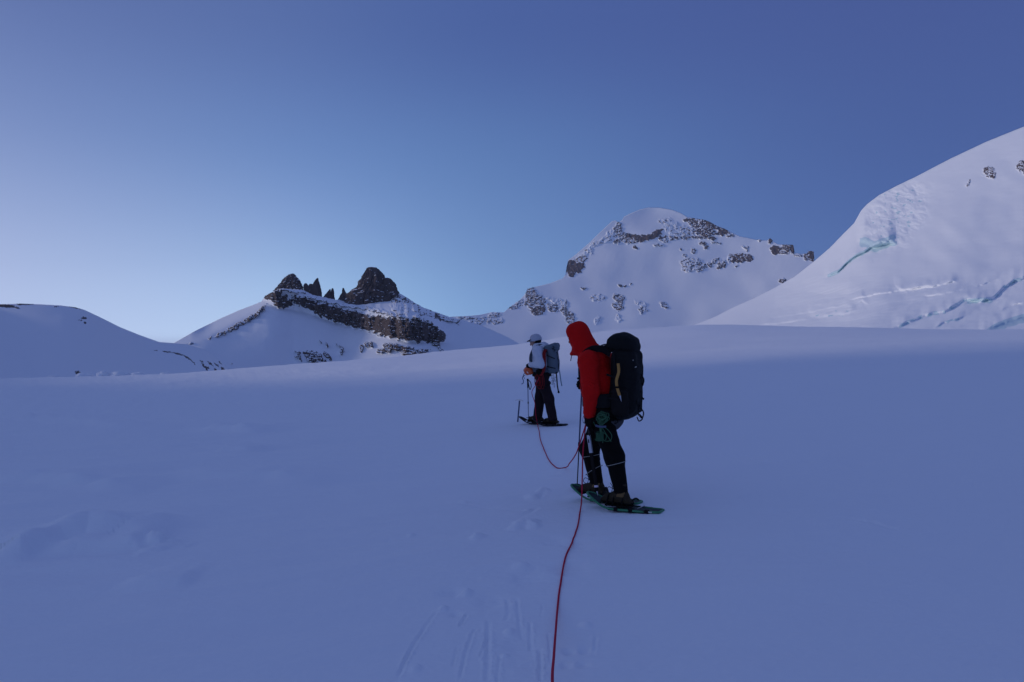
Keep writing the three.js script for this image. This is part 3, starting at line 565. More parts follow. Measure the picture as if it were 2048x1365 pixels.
function solid(f, lo, hi, cell) {                      // naive surface nets
  const n = [0, 1, 2].map(k => Math.ceil((hi[k] - lo[k]) / cell) + 1), [nx, ny, nz] = n, val = new Float32Array(nx * ny * nz);
  let q = 0;
  for (let k = 0; k < nz; k++) for (let j = 0; j < ny; j++) for (let i = 0; i < nx; i++) val[q++] = f(lo[0] + i * cell, lo[1] + j * cell, lo[2] + k * cell);
  const id = new Int32Array(nx * ny * nz).fill(-1), pos = [], nor = [], idx = [], at3 = (i, j, k) => i + nx * (j + ny * k);
  for (let k = 0; k < nz - 1; k++) for (let j = 0; j < ny - 1; j++) for (let i = 0; i < nx - 1; i++) {
    let m = 0, X = 0, Y = 0, Z = 0; const c = at3(i, j, k);
    const v = (a, b, d) => val[c + a + nx * (b + ny * d)];
    const first = val[c] < 0; let mixed = false;
    for (let e = 1; e < 8; e++) if ((v(e & 1, (e >> 1) & 1, e >> 2) < 0) !== first) { mixed = true; break; }
    if (!mixed) continue;
    for (let e = 0; e < 12; e++) {
      const ax = e >> 2, u = e & 1, w = (e >> 1) & 1; let a, b;
      if (ax === 0) { a = [0, u, w]; b = [1, u, w]; } else if (ax === 1) { a = [u, 0, w]; b = [u, 1, w]; } else { a = [u, w, 0]; b = [u, w, 1]; }
      const va = v(...a), vb = v(...b); if ((va < 0) === (vb < 0)) continue;
      const t = va / (va - vb); X += a[0] + (b[0] - a[0]) * t; Y += a[1] + (b[1] - a[1]) * t; Z += a[2] + (b[2] - a[2]) * t; m++;
    }
    id[c] = pos.length / 3; const x = lo[0] + (i + X / m) * cell, y = lo[1] + (j + Y / m) * cell, z = lo[2] + (k + Z / m) * cell, h = cell * 0.6;
    pos.push(x, y, z);
    const gx = f(x + h, y, z) - f(x - h, y, z), gy = f(x, y + h, z) - f(x, y - h, z), gz = f(x, y, z + h) - f(x, y, z - h), L = Math.hypot(gx, gy, gz) || 1; nor.push(gx / L, gy / L, gz / L);
  }
  const quad = (a, b, c, d, flip) => { if (a < 0 || b < 0 || c < 0 || d < 0) return; flip ? idx.push(a, c, b, a, d, c) : idx.push(a, b, c, a, c, d); };
  for (let k = 1; k < nz - 1; k++) for (let j = 1; j < ny - 1; j++) for (let i = 1; i < nx - 1; i++) {
    const c = at3(i, j, k), s = val[c] < 0;
    if (s !== (val[c + 1] < 0)) quad(id[at3(i, j - 1, k - 1)], id[at3(i, j, k - 1)], id[c], id[at3(i, j - 1, k)], !s);
    if (s !== (val[c + nx] < 0)) quad(id[at3(i - 1, j, k - 1)], id[at3(i - 1, j, k)], id[c], id[at3(i, j, k - 1)], !s);
    if (s !== (val[c + nx * ny] < 0)) quad(id[at3(i - 1, j - 1, k)], id[at3(i, j - 1, k)], id[c], id[at3(i - 1, j, k)], !s);
  }
  const g = new THREE.BufferGeometry(); g.setAttribute('position', new THREE.Float32BufferAttribute(pos, 3)); g.setAttribute('normal', new THREE.Float32BufferAttribute(nor, 3)); g.setIndex(idx);
  return g;
}
function strap(pts, w, t, up = V(0, 1, 0), seg = 0) {   // a flat band swept along a curve
  const c = new THREE.CatmullRomCurve3(pts.map(p => p.isVector3 ? p : V(...p)), false, 'centripetal'), n = seg || pts.length * 5, pos = [], idx = [];
  for (let i = 0; i <= n; i++) {
    const P = c.getPoint(i / n), T = c.getTangent(i / n), S = T.clone().cross(up).normalize(), N = S.clone().cross(T).normalize();
    for (const [a, b] of [[-1, -1], [1, -1], [1, 1], [-1, 1]]) { const q = P.clone().addScaledVector(S, a * w / 2).addScaledVector(N, b * t / 2); pos.push(q.x, q.y, q.z); }
  }
  for (let i = 0; i < n; i++) for (let k = 0; k < 4; k++) { const a = i * 4 + k, b = i * 4 + (k + 1) % 4; idx.push(a, b, a + 4, b, b + 4, a + 4); }
  const e = n * 4; idx.push(0, 2, 1, 0, 3, 2, e, e + 1, e + 2, e, e + 2, e + 3);
  const g = new THREE.BufferGeometry(); g.setAttribute('position', new THREE.Float32BufferAttribute(pos, 3)); g.setIndex(idx); const f = g.toNonIndexed(); f.computeVertexNormals(); return f;
}
const plain = list => mergeGeometries(list.map(g => { const f = g.index ? g.toNonIndexed() : g; f.deleteAttribute('uv'); return f; }));
const unit = a => { const l = Math.hypot(...a); return a.map(v => v / l); };
const add = (a, b, s = 1) => a.map((v, i) => v + b[i] * s);
const crossed = (a, b) => [a[1] * b[2] - a[2] * b[1], a[2] * b[0] - a[0] * b[2], a[0] * b[1] - a[1] * b[0]];
// a gloved hand: wrist, direction of the fingers, palm side, side of the thumb, how far the fingers are curled
function glove(wrist, along, palm, curl, size = 1) {
  const A = unit(along), N0 = palm.map((v, i) => v - A[i] * (palm[0] * A[0] + palm[1] * A[1] + palm[2] * A[2])), N = unit(N0), B = crossed(A, N), s = size, f = [];
  f.push(sCap(add(wrist, A, -0.05 * s), add(wrist, A, 0.015 * s), 0.042 * s, 0.036 * s));
  const base = i => add(add(wrist, A, (0.088 - 0.004 * Math.abs(i - 1.3)) * s), B, (1.5 - i) * 0.022 * s);
  const heel = i => add(add(wrist, A, 0.02 * s), B, (1.5 - i) * 0.015 * s);
  for (let i = 0; i < 4; i++) f.push(sCap(heel(i), base(i), 0.021 * s, 0.0165 * s));
  const fingers = [];
  [0.074, 0.082, 0.076, 0.058].forEach((len, i) => {
    let p = base(i), ang = 0; const chain = [];
    for (const part of [0.45, 0.32, 0.23]) { ang += curl; const d = add(A.map(v => v * Math.cos(ang)), N, Math.sin(ang)), q = add(p, d, len * part * s); chain.push(sCap(p, q, 0.0118 * s, 0.0108 * s)); p = q; }
    fingers.push(join(0.004, ...chain));
  });
  let p = add(add(wrist, A, 0.03 * s), B, 0.032 * s); const th = [];
  for (const [a, b, c, l] of [[0.55, 0.75, 0.3, 0.042], [0.75, 0.35, 0.6, 0.034], [0.7, 0.0, 0.8, 0.026]]) { const d = unit(add(add(A.map(v => v * a), B, b), N, c)), q = add(p, d, l * s); th.push(sCap(p, q, 0.0145 * s, 0.0125 * s)); p = q; }
  const palmF = join(0.02, ...f), F = (x, y, z) => { let d = smin(palmF(x, y, z), join(0.004, ...th)(x, y, z), 0.008); for (const k of fingers) d = Math.min(d, smin(d, k(x, y, z), 0.004)); return d; };
  const c = add(wrist, A, 0.06 * s), r = 0.15 * s;
  return solid(F, c.map(v => v - r), c.map(v => v + r), 0.005);
}
// head with face; centre, turned down by tilt about the side axis
function headField(c, tilt) {
  const co = Math.cos(tilt), si = Math.sin(tilt), P = (x, y, z) => [c[0] + x * co + y * si, c[1] - x * si + y * co, c[2] + z];
  const skull = sEll(P(-0.012, 0.025, 0), [0.098, 0.098, 0.076], -tilt), jaw = sEll(P(0.03, -0.055, 0), [0.062, 0.066, 0.056], -tilt), chin = sCap(P(0.066, -0.104, -0.008), P(0.066, -0.104, 0.008), 0.019);
  const nose = sCap(P(0.088, 0.012, 0), P(0.112, -0.028, 0), 0.009, 0.0135), brow = sCap(P(0.08, 0.028, -0.03), P(0.08, 0.028, 0.03), 0.014), mouth = sCap(P(0.088, -0.064, -0.016), P(0.088, -0.064, 0.016), 0.009);
  const ears = [-1, 1].map(s => sEll(P(-0.008, -0.008, s * 0.078), [0.019, 0.032, 0.011], -tilt)), sockets = [-1, 1].map(s => sEll(P(0.092, 0.006, s * 0.031), [0.016, 0.011, 0.017])), eyes = [-1, 1].map(s => sEll(P(0.076, 0.005, s * 0.031), [0.0125, 0.0125, 0.0125]));
  return (x, y, z) => { let d = smin(skull(x, y, z), jaw(x, y, z), 0.05); d = smin(d, chin(x, y, z), 0.03); d = smin(d, brow(x, y, z), 0.02); for (const s of sockets) d = Math.max(d, -s(x, y, z)); d = smin(d, nose(x, y, z), 0.014); d = smin(d, mouth(x, y, z), 0.014); for (const e of [...ears, ...eyes]) d = smin(d, e(x, y, z), 0.006); return d; };
}
function bootField(a, foot = 0) {                       // ankle position; foot points along +x
  const [x, y, z] = a;
  return join(0.035, sBox([x + 0.035, y - 0.083, z], [0.150, 0.021, 0.047], 0.018), sCap([x - 0.035, y - 0.045, z], [x + 0.02, y - 0.04, z], 0.050, 0.048), sCap([x + 0.05, y - 0.045, z], [x + 0.135, y - 0.062, z], 0.045, 0.037), sCap([x - 0.01, y - 0.03, z], [x - 0.002, y + 0.06, z], 0.052, 0.055));
}

const G = {
  red: cloth(0.60, 0.008, 0.007), black: cloth(0.006, 0.005, 0.005), charcoal: cloth(0.014, 0.012, 0.012), packBlack: cloth(0.0085, 0.0085, 0.0085, 0.8, 0.35), grey: cloth(0.07, 0.065, 0.07),
  trim: mat(0.45, 0.43, 0.38, 0.6), boot: cloth(0.035, 0.024, 0.012, 0.7, 0.4), bootTan: mat(0.17, 0.095, 0.03, 0.75), sole: cloth(0.008, 0.008, 0.008), skin: mat(0.36, 0.19, 0.13, 0.55), eye: mat(0.03, 0.02, 0.02, 0.3),
  green: cloth(0.055, 0.14, 0.075), greenFrame: mat(0.035, 0.22, 0.10, 0.45), deck: cloth(0.012, 0.026, 0.026, 0.6, 0.5), strapDark: cloth(0.010, 0.009, 0.010, 0.8, 0.35), tan: mat(0.42, 0.21, 0.045, 0.75), steel: mat(0.62, 0.63, 0.66, 0.28, { metalness: 0.9 }), alu: mat(0.55, 0.56, 0.60, 0.5, { metalness: 0.35 }),
  rope: cloth(0.50, 0.025, 0.06),
  coilRope: cloth(0.26, 0.022, 0.022), pale: mat(0.60, 0.61, 0.66, 0.9), paleGrey: mat(0.46, 0.47, 0.52, 0.9), slate: mat(0.105, 0.135, 0.165, 0.8), slateDark: mat(0.05, 0.065, 0.085, 0.8), plum: cloth(0.022, 0.013, 0.016), orange: mat(0.62, 0.085, 0.012, 0.38), white: mat(0.78, 0.78, 0.76, 0.6), blueGrey: mat(0.07, 0.09, 0.16, 0.6), darkShoe: cloth(0.022, 0.016, 0.018, 0.5, 0.6), label: mat(0.75, 0.62, 0.70, 0.5), tealStrap: mat(0.10, 0.20, 0.23, 0.7),
};

// ---------------------------------------------------------------- snowshoes: frame, deck, binding
function snowshoe(name, label, place, turn, len, wide, frameM, deckM, group, lettered) {
  const t = thing(name, label, 'snowshoe', place, turn, group);
  const half = u => wide / 2 * (u > 0.62 ? Math.sqrt(Math.max(0, 1 - Math.pow((u - 0.62) / 0.38, 2.2))) : 0.62 + 0.38 * smooth(-0.05, 0.5, u) - 0.62 * Math.pow(1 - clamp(u / 0.05), 2) * 0.35);
  const lift = u => 0.016 + 0.115 * Math.pow(smooth(0.60, 1.06, u), 1.25) + 0.004 * smooth(0.2, 0, u);
  const X = u => (u - 0.5) * len, edge = [];
  for (let k = 0; k <= 26; k++) { const u = 0.012 + 0.988 * (1 - Math.cos(k / 26 * Math.PI)) / 2; edge.push([u, half(u)]); }
  const loop = [...edge.map(([u, h]) => V(X(u), lift(u), h)), ...edge.slice(1, -1).reverse().map(([u, h]) => V(X(u), lift(u), -h))];
  part('frame', tube(loop, 0.0105, 150, 8, true), frameM, t);
  const sheet = (u0, u1, k, y) => {                     // a deck panel with thickness, following the lift of the frame
    const n = 16, pos = [], idx = [];
    for (let i = 0; i <= n; i++) { const u = lerp(u0, u1, i / n), h = Math.max(0.004, half(u) * k); for (const [s, dy] of [[-1, 0], [1, 0], [1, -0.006], [-1, -0.006]]) pos.push(X(u), lift(u) + y + dy + (s > 0 ? 0 : 0), s * h); }
    for (let i = 0; i < n; i++) for (let q = 0; q < 4; q++) { const a = i * 4 + q, b = i * 4 + (q + 1) % 4; idx.push(a, b, a + 4, b, b + 4, a + 4); }
    const e = n * 4; idx.push(0, 2, 1, 0, 3, 2, e, e + 1, e + 2, e, e + 2, e + 3);
    const g = new THREE.BufferGeometry(); g.setAttribute('position', new THREE.Float32BufferAttribute(pos, 3)); g.setIndex(idx); const f = g.toNonIndexed(); f.computeVertexNormals(); return f;
  };
  part('deck', sheet(0.03, 0.60, 0.93, 0.003), deckM, t);
  part('toe_deck', sheet(0.80, 0.985, 0.90, 0.003), deckM, t);
  for (const s of [-1, 1]) { part('side_rail', new THREE.BoxGeometry(len * 0.5, 0.028, 0.008).translate(X(0.42), 0.012, s * half(0.4) * 0.86), G.strapDark, t); }
  for (const u of [0.16, 0.36, 0.55]) part('clip', new THREE.BoxGeometry(0.035, 0.032, 0.03).translate(X(u), lift(u) + 0.002, -half(u)), G.strapDark, t);
  const teeth = []; for (let k = 0; k < 5; k++) teeth.push(new THREE.ConeGeometry(0.008, 0.032, 4).rotateX(Math.PI).translate(X(0.62), -0.004, (k - 2) * 0.028));
  part('crampon', plain(teeth), G.steel, t);
  const b = part('binding', new THREE.BoxGeometry(0.26, 0.012, 0.09).translate(X(0.56), 0.034, 0), G.strapDark, t);
  for (const u of [0.50, 0.62, 0.70]) part('strap', strap([[X(u), 0.03, -0.064], [X(u) - 0.004, 0.085, -0.052], [X(u) - 0.006, 0.125, 0], [X(u) - 0.004, 0.085, 0.052], [X(u), 0.03, 0.064]], 0.022, 0.005, V(1, 0, 0.01), 24), G.strapDark, b);
  part('heel_lifter', tube([[X(0.30), 0.03, -0.03], [X(0.24), 0.05, -0.03], [X(0.24), 0.05, 0.03], [X(0.30), 0.03, 0.03]], 0.004, 20, 6), G.steel, t);
  part('strap_end', strap([[X(0.36), 0.10, -0.058], [X(0.30), 0.125, -0.066], [X(0.26), 0.115, -0.07]], 0.016, 0.004, V(0, 0, 1), 10), G.strapDark, t);
  if (lettered) { const bits = []; for (let k = 0; k < 5; k++) bits.push(new THREE.BoxGeometry(0.008, k % 2 ? 0.009 : 0.012, 0.002).translate(X(0.10) + k * 0.0125, 0.019, -half(0.13) - 0.0115)); part('lettering', plain(bits), G.white, t); }
  return t;
}
// ---------------------------------------------------------------- trekking pole standing at foot, its top at head
function pole(label, foot, head, shaftA, shaftB) {
  const axis = head.clone().sub(foot), L = axis.length(), t = thing('trekking_pole', label, 'trekking pole', foot.toArray());
  t.quaternion.setFromUnitVectors(V(0, 1, 0), axis.normalize());
  part('tip', new THREE.CylinderGeometry(0.005, 0.003, 0.09, 8).translate(0, 0.02, 0), G.steel, t);
  part('basket', new THREE.LatheGeometry([[0.006, 0], [0.045, 0.004], [0.048, 0.009], [0.008, 0.014]].map(p => new THREE.Vector2(...p)), 20).translate(0, 0.045, 0), G.black, t);
  part('lower_shaft', new THREE.CylinderGeometry(0.0065, 0.0055, L * 0.36, 10).translate(0, L * 0.18 + 0.05, 0), shaftB, t);
  part('clamp', new THREE.CylinderGeometry(0.012, 0.012, 0.04, 10).translate(0, L * 0.37 + 0.05, 0), G.black, t);
  part('upper_shaft', new THREE.CylinderGeometry(0.009, 0.008, L * 0.56 - 0.05, 10).translate(0, L * 0.65, 0), shaftA, t);
  part('grip', new THREE.LatheGeometry([[0.004, -0.17], [0.014, -0.165], [0.0155, -0.10], [0.013, -0.06], [0.016, -0.03], [0.0215, -0.012], [0.02, 0.006], [0.012, 0.014], [0, 0.016]].map(p => new THREE.Vector2(...p)), 14).translate(0, L, 0), G.black, t);
  part('wrist_strap', strap([[0, L - 0.005, 0.012], [0.05, L - 0.05, 0.02], [0.065, L - 0.14, 0.015], [0.04, L - 0.2, 0.01], [0.02, L - 0.12, 0.02], [0.006, L - 0.03, 0.014]], 0.016, 0.003, V(0, 0, 1), 34), G.strapDark, t);
  return t;
}

// ---------------------------------------------------------------- the climber in the red jacket, seen from behind, walking away to the left
const RED = { x: 0.88, d: 6.54, turn: 2.565 };
RED.y = ground(RED.x, RED.d);
const redFrame = new THREE.Object3D(); redFrame.position.set(RED.x, RED.y, -RED.d); redFrame.rotation.y = RED.turn; redFrame.updateMatrixWorld();
const fromRed = (x, y, z) => V(x, y, z).applyMatrix4(redFrame.matrixWorld);
const onRed = (name, label, category) => thing(name, label, category, [RED.x, RED.y, -RED.d], RED.turn);
{
  const J = { sL: [0.07, 1.37, -0.195], eL: [0.015, 1.09, -0.245], wL: [0.045, 0.88, -0.215], sR: [0.09, 1.37, 0.195], eR: [0.12, 1.10, 0.30], wR: [0.30, 1.10, 0.31], hL: [0.0, 0.85, -0.09], kL: [-0.165, 0.475, -0.125], aL: [-0.245, 0.165, -0.16], hR: [0.03, 0.85, 0.09], kR: [0.205, 0.485, 0.10], aR: [0.125, 0.165, 0.09] };
  const head = [0.27, 1.595, 0];
  const me = onRed('person', 'person in a red hooded jacket and black trousers standing on green snowshoes', 'person');
  const frame = join(0.06, sEll([0.01, 0.9, 0], [0.12, 0.13, 0.15]), sCap([0.02, 0.95, 0], [0.06, 1.15, 0], 0.12), sCap([0.06, 1.15, 0], [0.10, 1.32, 0], 0.125), sCap(J.sL, J.sR, 0.065), sCap([0.12, 1.40, 0], [0.22, 1.53, 0], 0.058, 0.052),
    sCap(J.sL, J.eL, 0.052, 0.042), sCap(J.eL, J.wL, 0.042, 0.03), sCap(J.sR, J.eR, 0.052, 0.042), sCap(J.eR, J.wR, 0.042, 0.03), sCap(J.hL, J.kL, 0.085, 0.056), sCap(J.kL, J.aL, 0.056, 0.042), sCap(J.hR, J.kR, 0.085, 0.056), sCap(J.kR, J.aR, 0.056, 0.042));
  part('body', plain([solid(frame, [-0.4, 0.1, -0.4], [0.45, 1.6, 0.45], 0.014), solid(headField(head, 0.25), [0.1, 1.42, -0.13], [0.44, 1.76, 0.13], 0.006)]), G.skin, me);
  // jacket: body and sleeves with folds, ending at the hem and the cuffs
  const sleeves = join(0.03, sCap(J.sL, J.eL, 0.088, 0.076), sCap(J.eL, J.wL, 0.078, 0.056), sCap(J.sR, J.eR, 0.088, 0.076), sCap(J.eR, J.wR, 0.078, 0.056));
  const trunk = join(0.09, sCap([0.015, 0.90, 0], [0.055, 1.13, 0], 0.162, 0.158), sCap([0.055, 1.13, 0], [0.10, 1.31, 0], 0.158, 0.150), sCap([0.085, 1.35, -0.165], [0.085, 1.35, 0.165], 0.092), sCap([0.10, 1.38, 0], [0.18, 1.47, 0], 0.115, 0.10));
  const folds = (x, y, z) => 0.010 * Math.abs(noise(x * 9, y * 22 + 3 * noise(x * 6, y * 5, z * 6), z * 9)) + 0.007 * fbm(x * 16, y * 20, z * 16, 2);
  const coatF = join(0.045, trunk, sleeves), coat = (x, y, z) => Math.max(coatF(x, y, z) - folds(x, y, z), 0.80 + 0.02 * noise(x * 6, z * 6) - y);
  part('jacket', solid(coat, [-0.26, 0.76, -0.42], [0.44, 1.60, 0.46], 0.0105), G.red, me);
  // hood: a deep shell open towards the face, with a pointed chin guard
  const shell = join(0.035, sEll([0.272, 1.612, 0], [0.112, 0.134, 0.108], 0.1), sCap([0.235, 1.56, 0], [0.165, 1.45, 0], 0.108, 0.112), sCap([0.25, 1.475, -0.03], [0.345, 1.425, -0.012], 0.072, 0.014), sCap([0.25, 1.475, 0.03], [0.345, 1.425, 0.012], 0.072, 0.014), sCap([0.318, 1.65, -0.035], [0.318, 1.65, 0.035], 0.066));
  const opening = join(0.03, sEll([0.40, 1.585, 0], [0.085, 0.085, 0.075], -0.2), sEll([0.31, 1.60, 0], [0.09, 0.098, 0.084]));
  part('hood', solid(rumple(cutOff(shell, opening), 0.006, 14, 10, 3), [0.02, 1.32, -0.16], [0.47, 1.78, 0.16], 0.0075), G.red, me);
  part('hood_cord', tube([[0.325, 1.44, -0.02], [0.335, 1.40, -0.03], [0.342, 1.355, -0.035]], 0.004, 10, 5), G.black, me);
  // trousers to below the knee, gaiters below with a pale piped edge
  const legs = join(0.05, sEll([0.0, 0.86, 0], [0.15, 0.135, 0.172]), sCap(J.hL, J.kL, 0.112, 0.088), sCap(J.hR, J.kR, 0.112, 0.088), sCap(J.kL, add(J.kL, [-0.03, -0.10, -0.01]), 0.088, 0.078), sCap(J.kR, add(J.kR, [-0.03, -0.10, 0]), 0.088, 0.078));
  const trousersF = (x, y, z) => Math.max(legs(x, y, z) - 0.010 * fbm(x * 14, y * 9, z * 14, 3), 0.375 - y);
  part('trousers', solid(trousersF, [-0.32, 0.33, -0.28], [0.34, 1.02, 0.28], 0.011), G.black, me);
  part('hem_flap', solid((x, y, z) => Math.max(sEll([-0.03, 0.82, 0], [0.158, 0.14, 0.182])(x, y, z) - 0.006 * fbm(x * 16, y * 10, z * 16, 2), 0.715 + 0.03 * noise(x * 9, z * 9) - y + 0.30 * (x + 0.03), y - 0.81), [-0.24, 0.60, -0.22], [0.16, 0.83, 0.22], 0.0105), G.grey, me);
  for (const [k, a, s] of [[J.kL, J.aL, -1], [J.kR, J.aR, 1]]) {
    const top = add(k, [-0.012, -0.05, 0]), g = part('gaiter', solid(rumple(join(0.03, sCap(top, add(a, [0, 0.02, 0]), 0.082, 0.066)), 0.006, 14, 8, s), [Math.min(k[0], a[0]) - 0.13, 0.09, k[2] - 0.14], [Math.max(k[0], a[0]) + 0.13, 0.56, k[2] + 0.14], 0.0105), G.black, me);
    const ring = (c, r, lean) => { const p = []; for (let i = 0; i < 20; i++) { const q = i / 20 * 2 * Math.PI; p.push([c[0] + Math.cos(q) * r, c[1] + lean * Math.cos(q), c[2] + Math.sin(q) * r]); } return tube(p, 0.0026, 60, 6, true); };
    part('piping', ring(add(k, [-0.014, -0.06, 0]), 0.0925, s < 0 ? -0.028 : -0.02), G.trim, g);
    if (s > 0) part('piping', ring(add(k, [-0.05, -0.20, 0]), 0.082, -0.055), G.trim, g);
    const b = part('boot', solid(bootField(a), [a[0] - 0.19, a[1] - 0.12, a[2] - 0.09], [a[0] + 0.24, a[1] + 0.17, a[2] + 0.09], 0.008), G.boot, me);
    part('ankle_panel', solid((x, y, z) => Math.max(bootField(a)(x, y, z) - 0.004, Math.abs(x - a[0] + 0.02 + (y - a[1]) * 0.2) - 0.034, Math.abs(y - a[1] + 0.005) - 0.030), [a[0] - 0.12, a[1] - 0.06, a[2] - 0.09], [a[0] + 0.10, a[1] + 0.09, a[2] + 0.09], 0.006), G.bootTan, b);
    part('sole', solid((x, y, z) => Math.max(bootField(a)(x, y, z) - 0.005, y - a[1] + 0.083), [a[0] - 0.19, a[1] - 0.125, a[2] - 0.09], [a[0] + 0.25, a[1] - 0.07, a[2] + 0.09], 0.007), G.sole, b);
    part('lace', tube([[a[0] + 0.055, a[1] + 0.02, a[2] - 0.02], [a[0] + 0.10, a[1] + 0.045, a[2] - 0.045], [a[0] + 0.115, a[1] + 0.01, a[2] - 0.05], [a[0] + 0.085, a[1] - 0.01, a[2] - 0.035], [a[0] + 0.075, a[1] + 0.04, a[2] - 0.02], [a[0] + 0.11, a[1] + 0.07, a[2] + 0.01]], 0.003, 40, 5), G.black, b);
  }
  part('glove', glove([0.05, 0.865, -0.213], [0.10, -0.98, 0.05], [-0.25, -0.05, 1], 0.42, 1.0), G.black, me);
  part('glove', glove([0.315, 1.105, 0.312], [0.85, 0.05, -0.1], [0.15, -0.25, -1], 0.85, 1.0), G.black, me);
  const hz = part('harness', solid((x, y, z) => { const q = Math.hypot((x - 0.005) / 1.0, z / 1.16); return Math.hypot(Math.max(Math.abs(q - 0.158) - 0.006, 0), Math.max(Math.abs(y - 0.89 - 0.03 * x) - 0.034, 0)) - 0.006; }, [-0.24, 0.82, -0.26], [0.24, 0.97, 0.26], 0.009), G.charcoal, me);
  part('tie_in_loop', tube([[0.165, 0.89, -0.02], [0.195, 0.85, -0.02], [0.19, 0.79, -0.02], [0.165, 0.77, -0.01]], 0.008, 20, 6), G.rope, hz);
  for (let k = 0; k < 3; k++) part('carabiner', new THREE.TorusGeometry(0.026, 0.005, 6, 18).scale(0.7, 1.3, 1).rotateY(1.0 + k).translate(0.16 - k * 0.03, 0.80 - k * 0.012, -0.10 - k * 0.018), G.steel, hz);

  // the big dark pack on that climber's back
  const pk = onRed('backpack', 'big black backpack with a yellow sling, on the red-jacketed person', 'backpack');
  const bodyF = join(0.03, sBox([-0.225, 1.165, 0], [0.118, 0.315, 0.150], 0.07, 0.05), sBox([-0.305, 1.12, 0], [0.055, 0.23, 0.115], 0.045, 0.05), sEll([-0.20, 0.90, 0], [0.125, 0.09, 0.15]));
  part('main_bag', solid(rumple(bodyF, 0.016, 8, 6, 2), [-0.43, 0.77, -0.22], [-0.03, 1.55, 0.22], 0.011), G.packBlack, pk);
  part('lid', solid(rumple(join(0.04, sBox([-0.195, 1.525, 0], [0.125, 0.068, 0.148], 0.055, 0.0), sEll([-0.19, 1.575, 0], [0.10, 0.062, 0.12]), sEll([-0.285, 1.49, 0], [0.06, 0.07, 0.12])), 0.014, 10, 10, 5), [-0.40, 1.40, -0.19], [-0.02, 1.68, 0.19], 0.0105), G.packBlack, pk);
  for (const s of [-1, 1]) {
    part('side_pocket', solid(rumple(sBox([-0.235, 0.99, s * 0.158], [0.085, 0.125, 0.04], 0.035), 0.010, 12, 12, s), [-0.37, 0.82, s * 0.158 - 0.07], [-0.10, 1.16, s * 0.158 + 0.07], 0.010), G.charcoal, pk);
    part('shoulder_strap', strap([[-0.11, 1.43, s * 0.09], [-0.03, 1.475, s * 0.115], [0.07, 1.472, s * 0.13], [0.155, 1.41, s * 0.125], [0.185, 1.30, s * 0.11], [0.17, 1.16, s * 0.12], [0.09, 1.03, s * 0.16], [-0.06, 0.96, s * 0.17]], 0.062, 0.016, V(0, 0.2, s * -1), 44), G.strapDark, pk);
    part('load_lifter', tube([[-0.10, 1.52, s * 0.09], [-0.04, 1.515, s * 0.10], [0.02, 1.485, s * 0.115]], 0.006, 14, 6), G.strapDark, pk);
    part('lid_strap', strap([[-0.17, 1.46, s * 0.155], [-0.18, 1.38, s * 0.160], [-0.185, 1.30, s * 0.162]], 0.018, 0.005, V(0, 0, s), 12), G.strapDark, pk);
    part('compression_strap', strap([[-0.10, 1.24, s * 0.158], [-0.20, 1.215, s * 0.166], [-0.33, 1.18, s * 0.14], [-0.365, 1.17, s * 0.10]], 0.018, 0.005, V(0, 0, s), 20), G.strapDark, pk);
    part('compression_strap', strap([[-0.11, 1.03, s * 0.19], [-0.22, 1.02, s * 0.206], [-0.34, 1.0, s * 0.16]], 0.018, 0.005, V(0, 0, s), 20), G.strapDark, pk);
  }
  part('hip_belt', solid(rumple((x, y, z) => { const q = Math.hypot(x + 0.01, z / 1.12); return Math.hypot(Math.max(Math.abs(q - 0.185) - 0.012, 0), Math.max(Math.abs(y - 0.985 + 0.10 * x) - 0.052 + 0.12 * Math.max(0, x), 0)) - 0.014; }, 0.006, 12, 12, 1), [-0.26, 0.87, -0.27], [0.25, 1.10, 0.27], 0.010), G.packBlack, pk);
  const sl = part('sling', strap([[-0.235, 1.345, -0.196], [-0.245, 1.27, -0.206], [-0.225, 1.19, -0.212], [-0.235, 1.12, -0.214], [-0.258, 1.055, -0.214]], 0.024, 0.012, V(0, 0, -1), 30), G.tan, pk);
  part('sling_band', new THREE.CylinderGeometry(0.018, 0.018, 0.016, 12).translate(-0.237, 1.13, -0.214), G.black, sl);
  part('sling_tip', new THREE.ConeGeometry(0.010, 0.06, 10).rotateZ(Math.PI - 0.25).translate(-0.268, 1.025, -0.214), G.steel, sl);
  part('buckle', new THREE.CapsuleGeometry(0.005, 0.022, 4, 8).rotateZ(1.1).translate(-0.36, 1.31, -0.10), G.trim, pk);
  part('buckle', new THREE.SphereGeometry(0.006, 8, 6).translate(-0.345, 1.375, -0.115), G.trim, pk);
  const trail = [[[-0.355, 1.0, -0.05], [-0.375, 0.93, -0.06], [-0.37, 0.87, -0.05]], [[-0.345, 0.93, 0.06], [-0.372, 0.88, 0.07], [-0.36, 0.83, 0.06], [-0.335, 0.85, 0.06]], [[-0.32, 0.86, 0.1], [-0.345, 0.82, 0.11], [-0.315, 0.795, 0.1], [-0.295, 0.83, 0.1]], [[-0.17, 0.83, -0.10], [-0.19, 0.80, -0.11], [-0.16, 0.785, -0.10], [-0.13, 0.80, -0.10]], [[-0.37, 1.24, 0.02], [-0.392, 1.19, 0.03], [-0.385, 1.14, 0.02]]];
  for (const p of trail) part('strap_end', capped(p, 0.006, 18, 6), G.strapDark, pk);
  for (let k = 0; k < 7; k++) part('lash_point', new THREE.TorusGeometry(0.012, 0.004, 5, 10).rotateY(Math.PI / 2).translate(-0.352 - 0.012 * Math.sin(k * 0.5), 1.34 - k * 0.065, 0.02 + 0.05 * (k % 2)), G.strapDark, pk);

  // green cord, butterfly-coiled and hung from the hip
  const gc = onRed('cord_bundle', 'bundle of thin green cord hanging at the red-jacketed person\'s hip', 'cord');
  const r = rng(5), strands = [], wraps = [], loose = [];
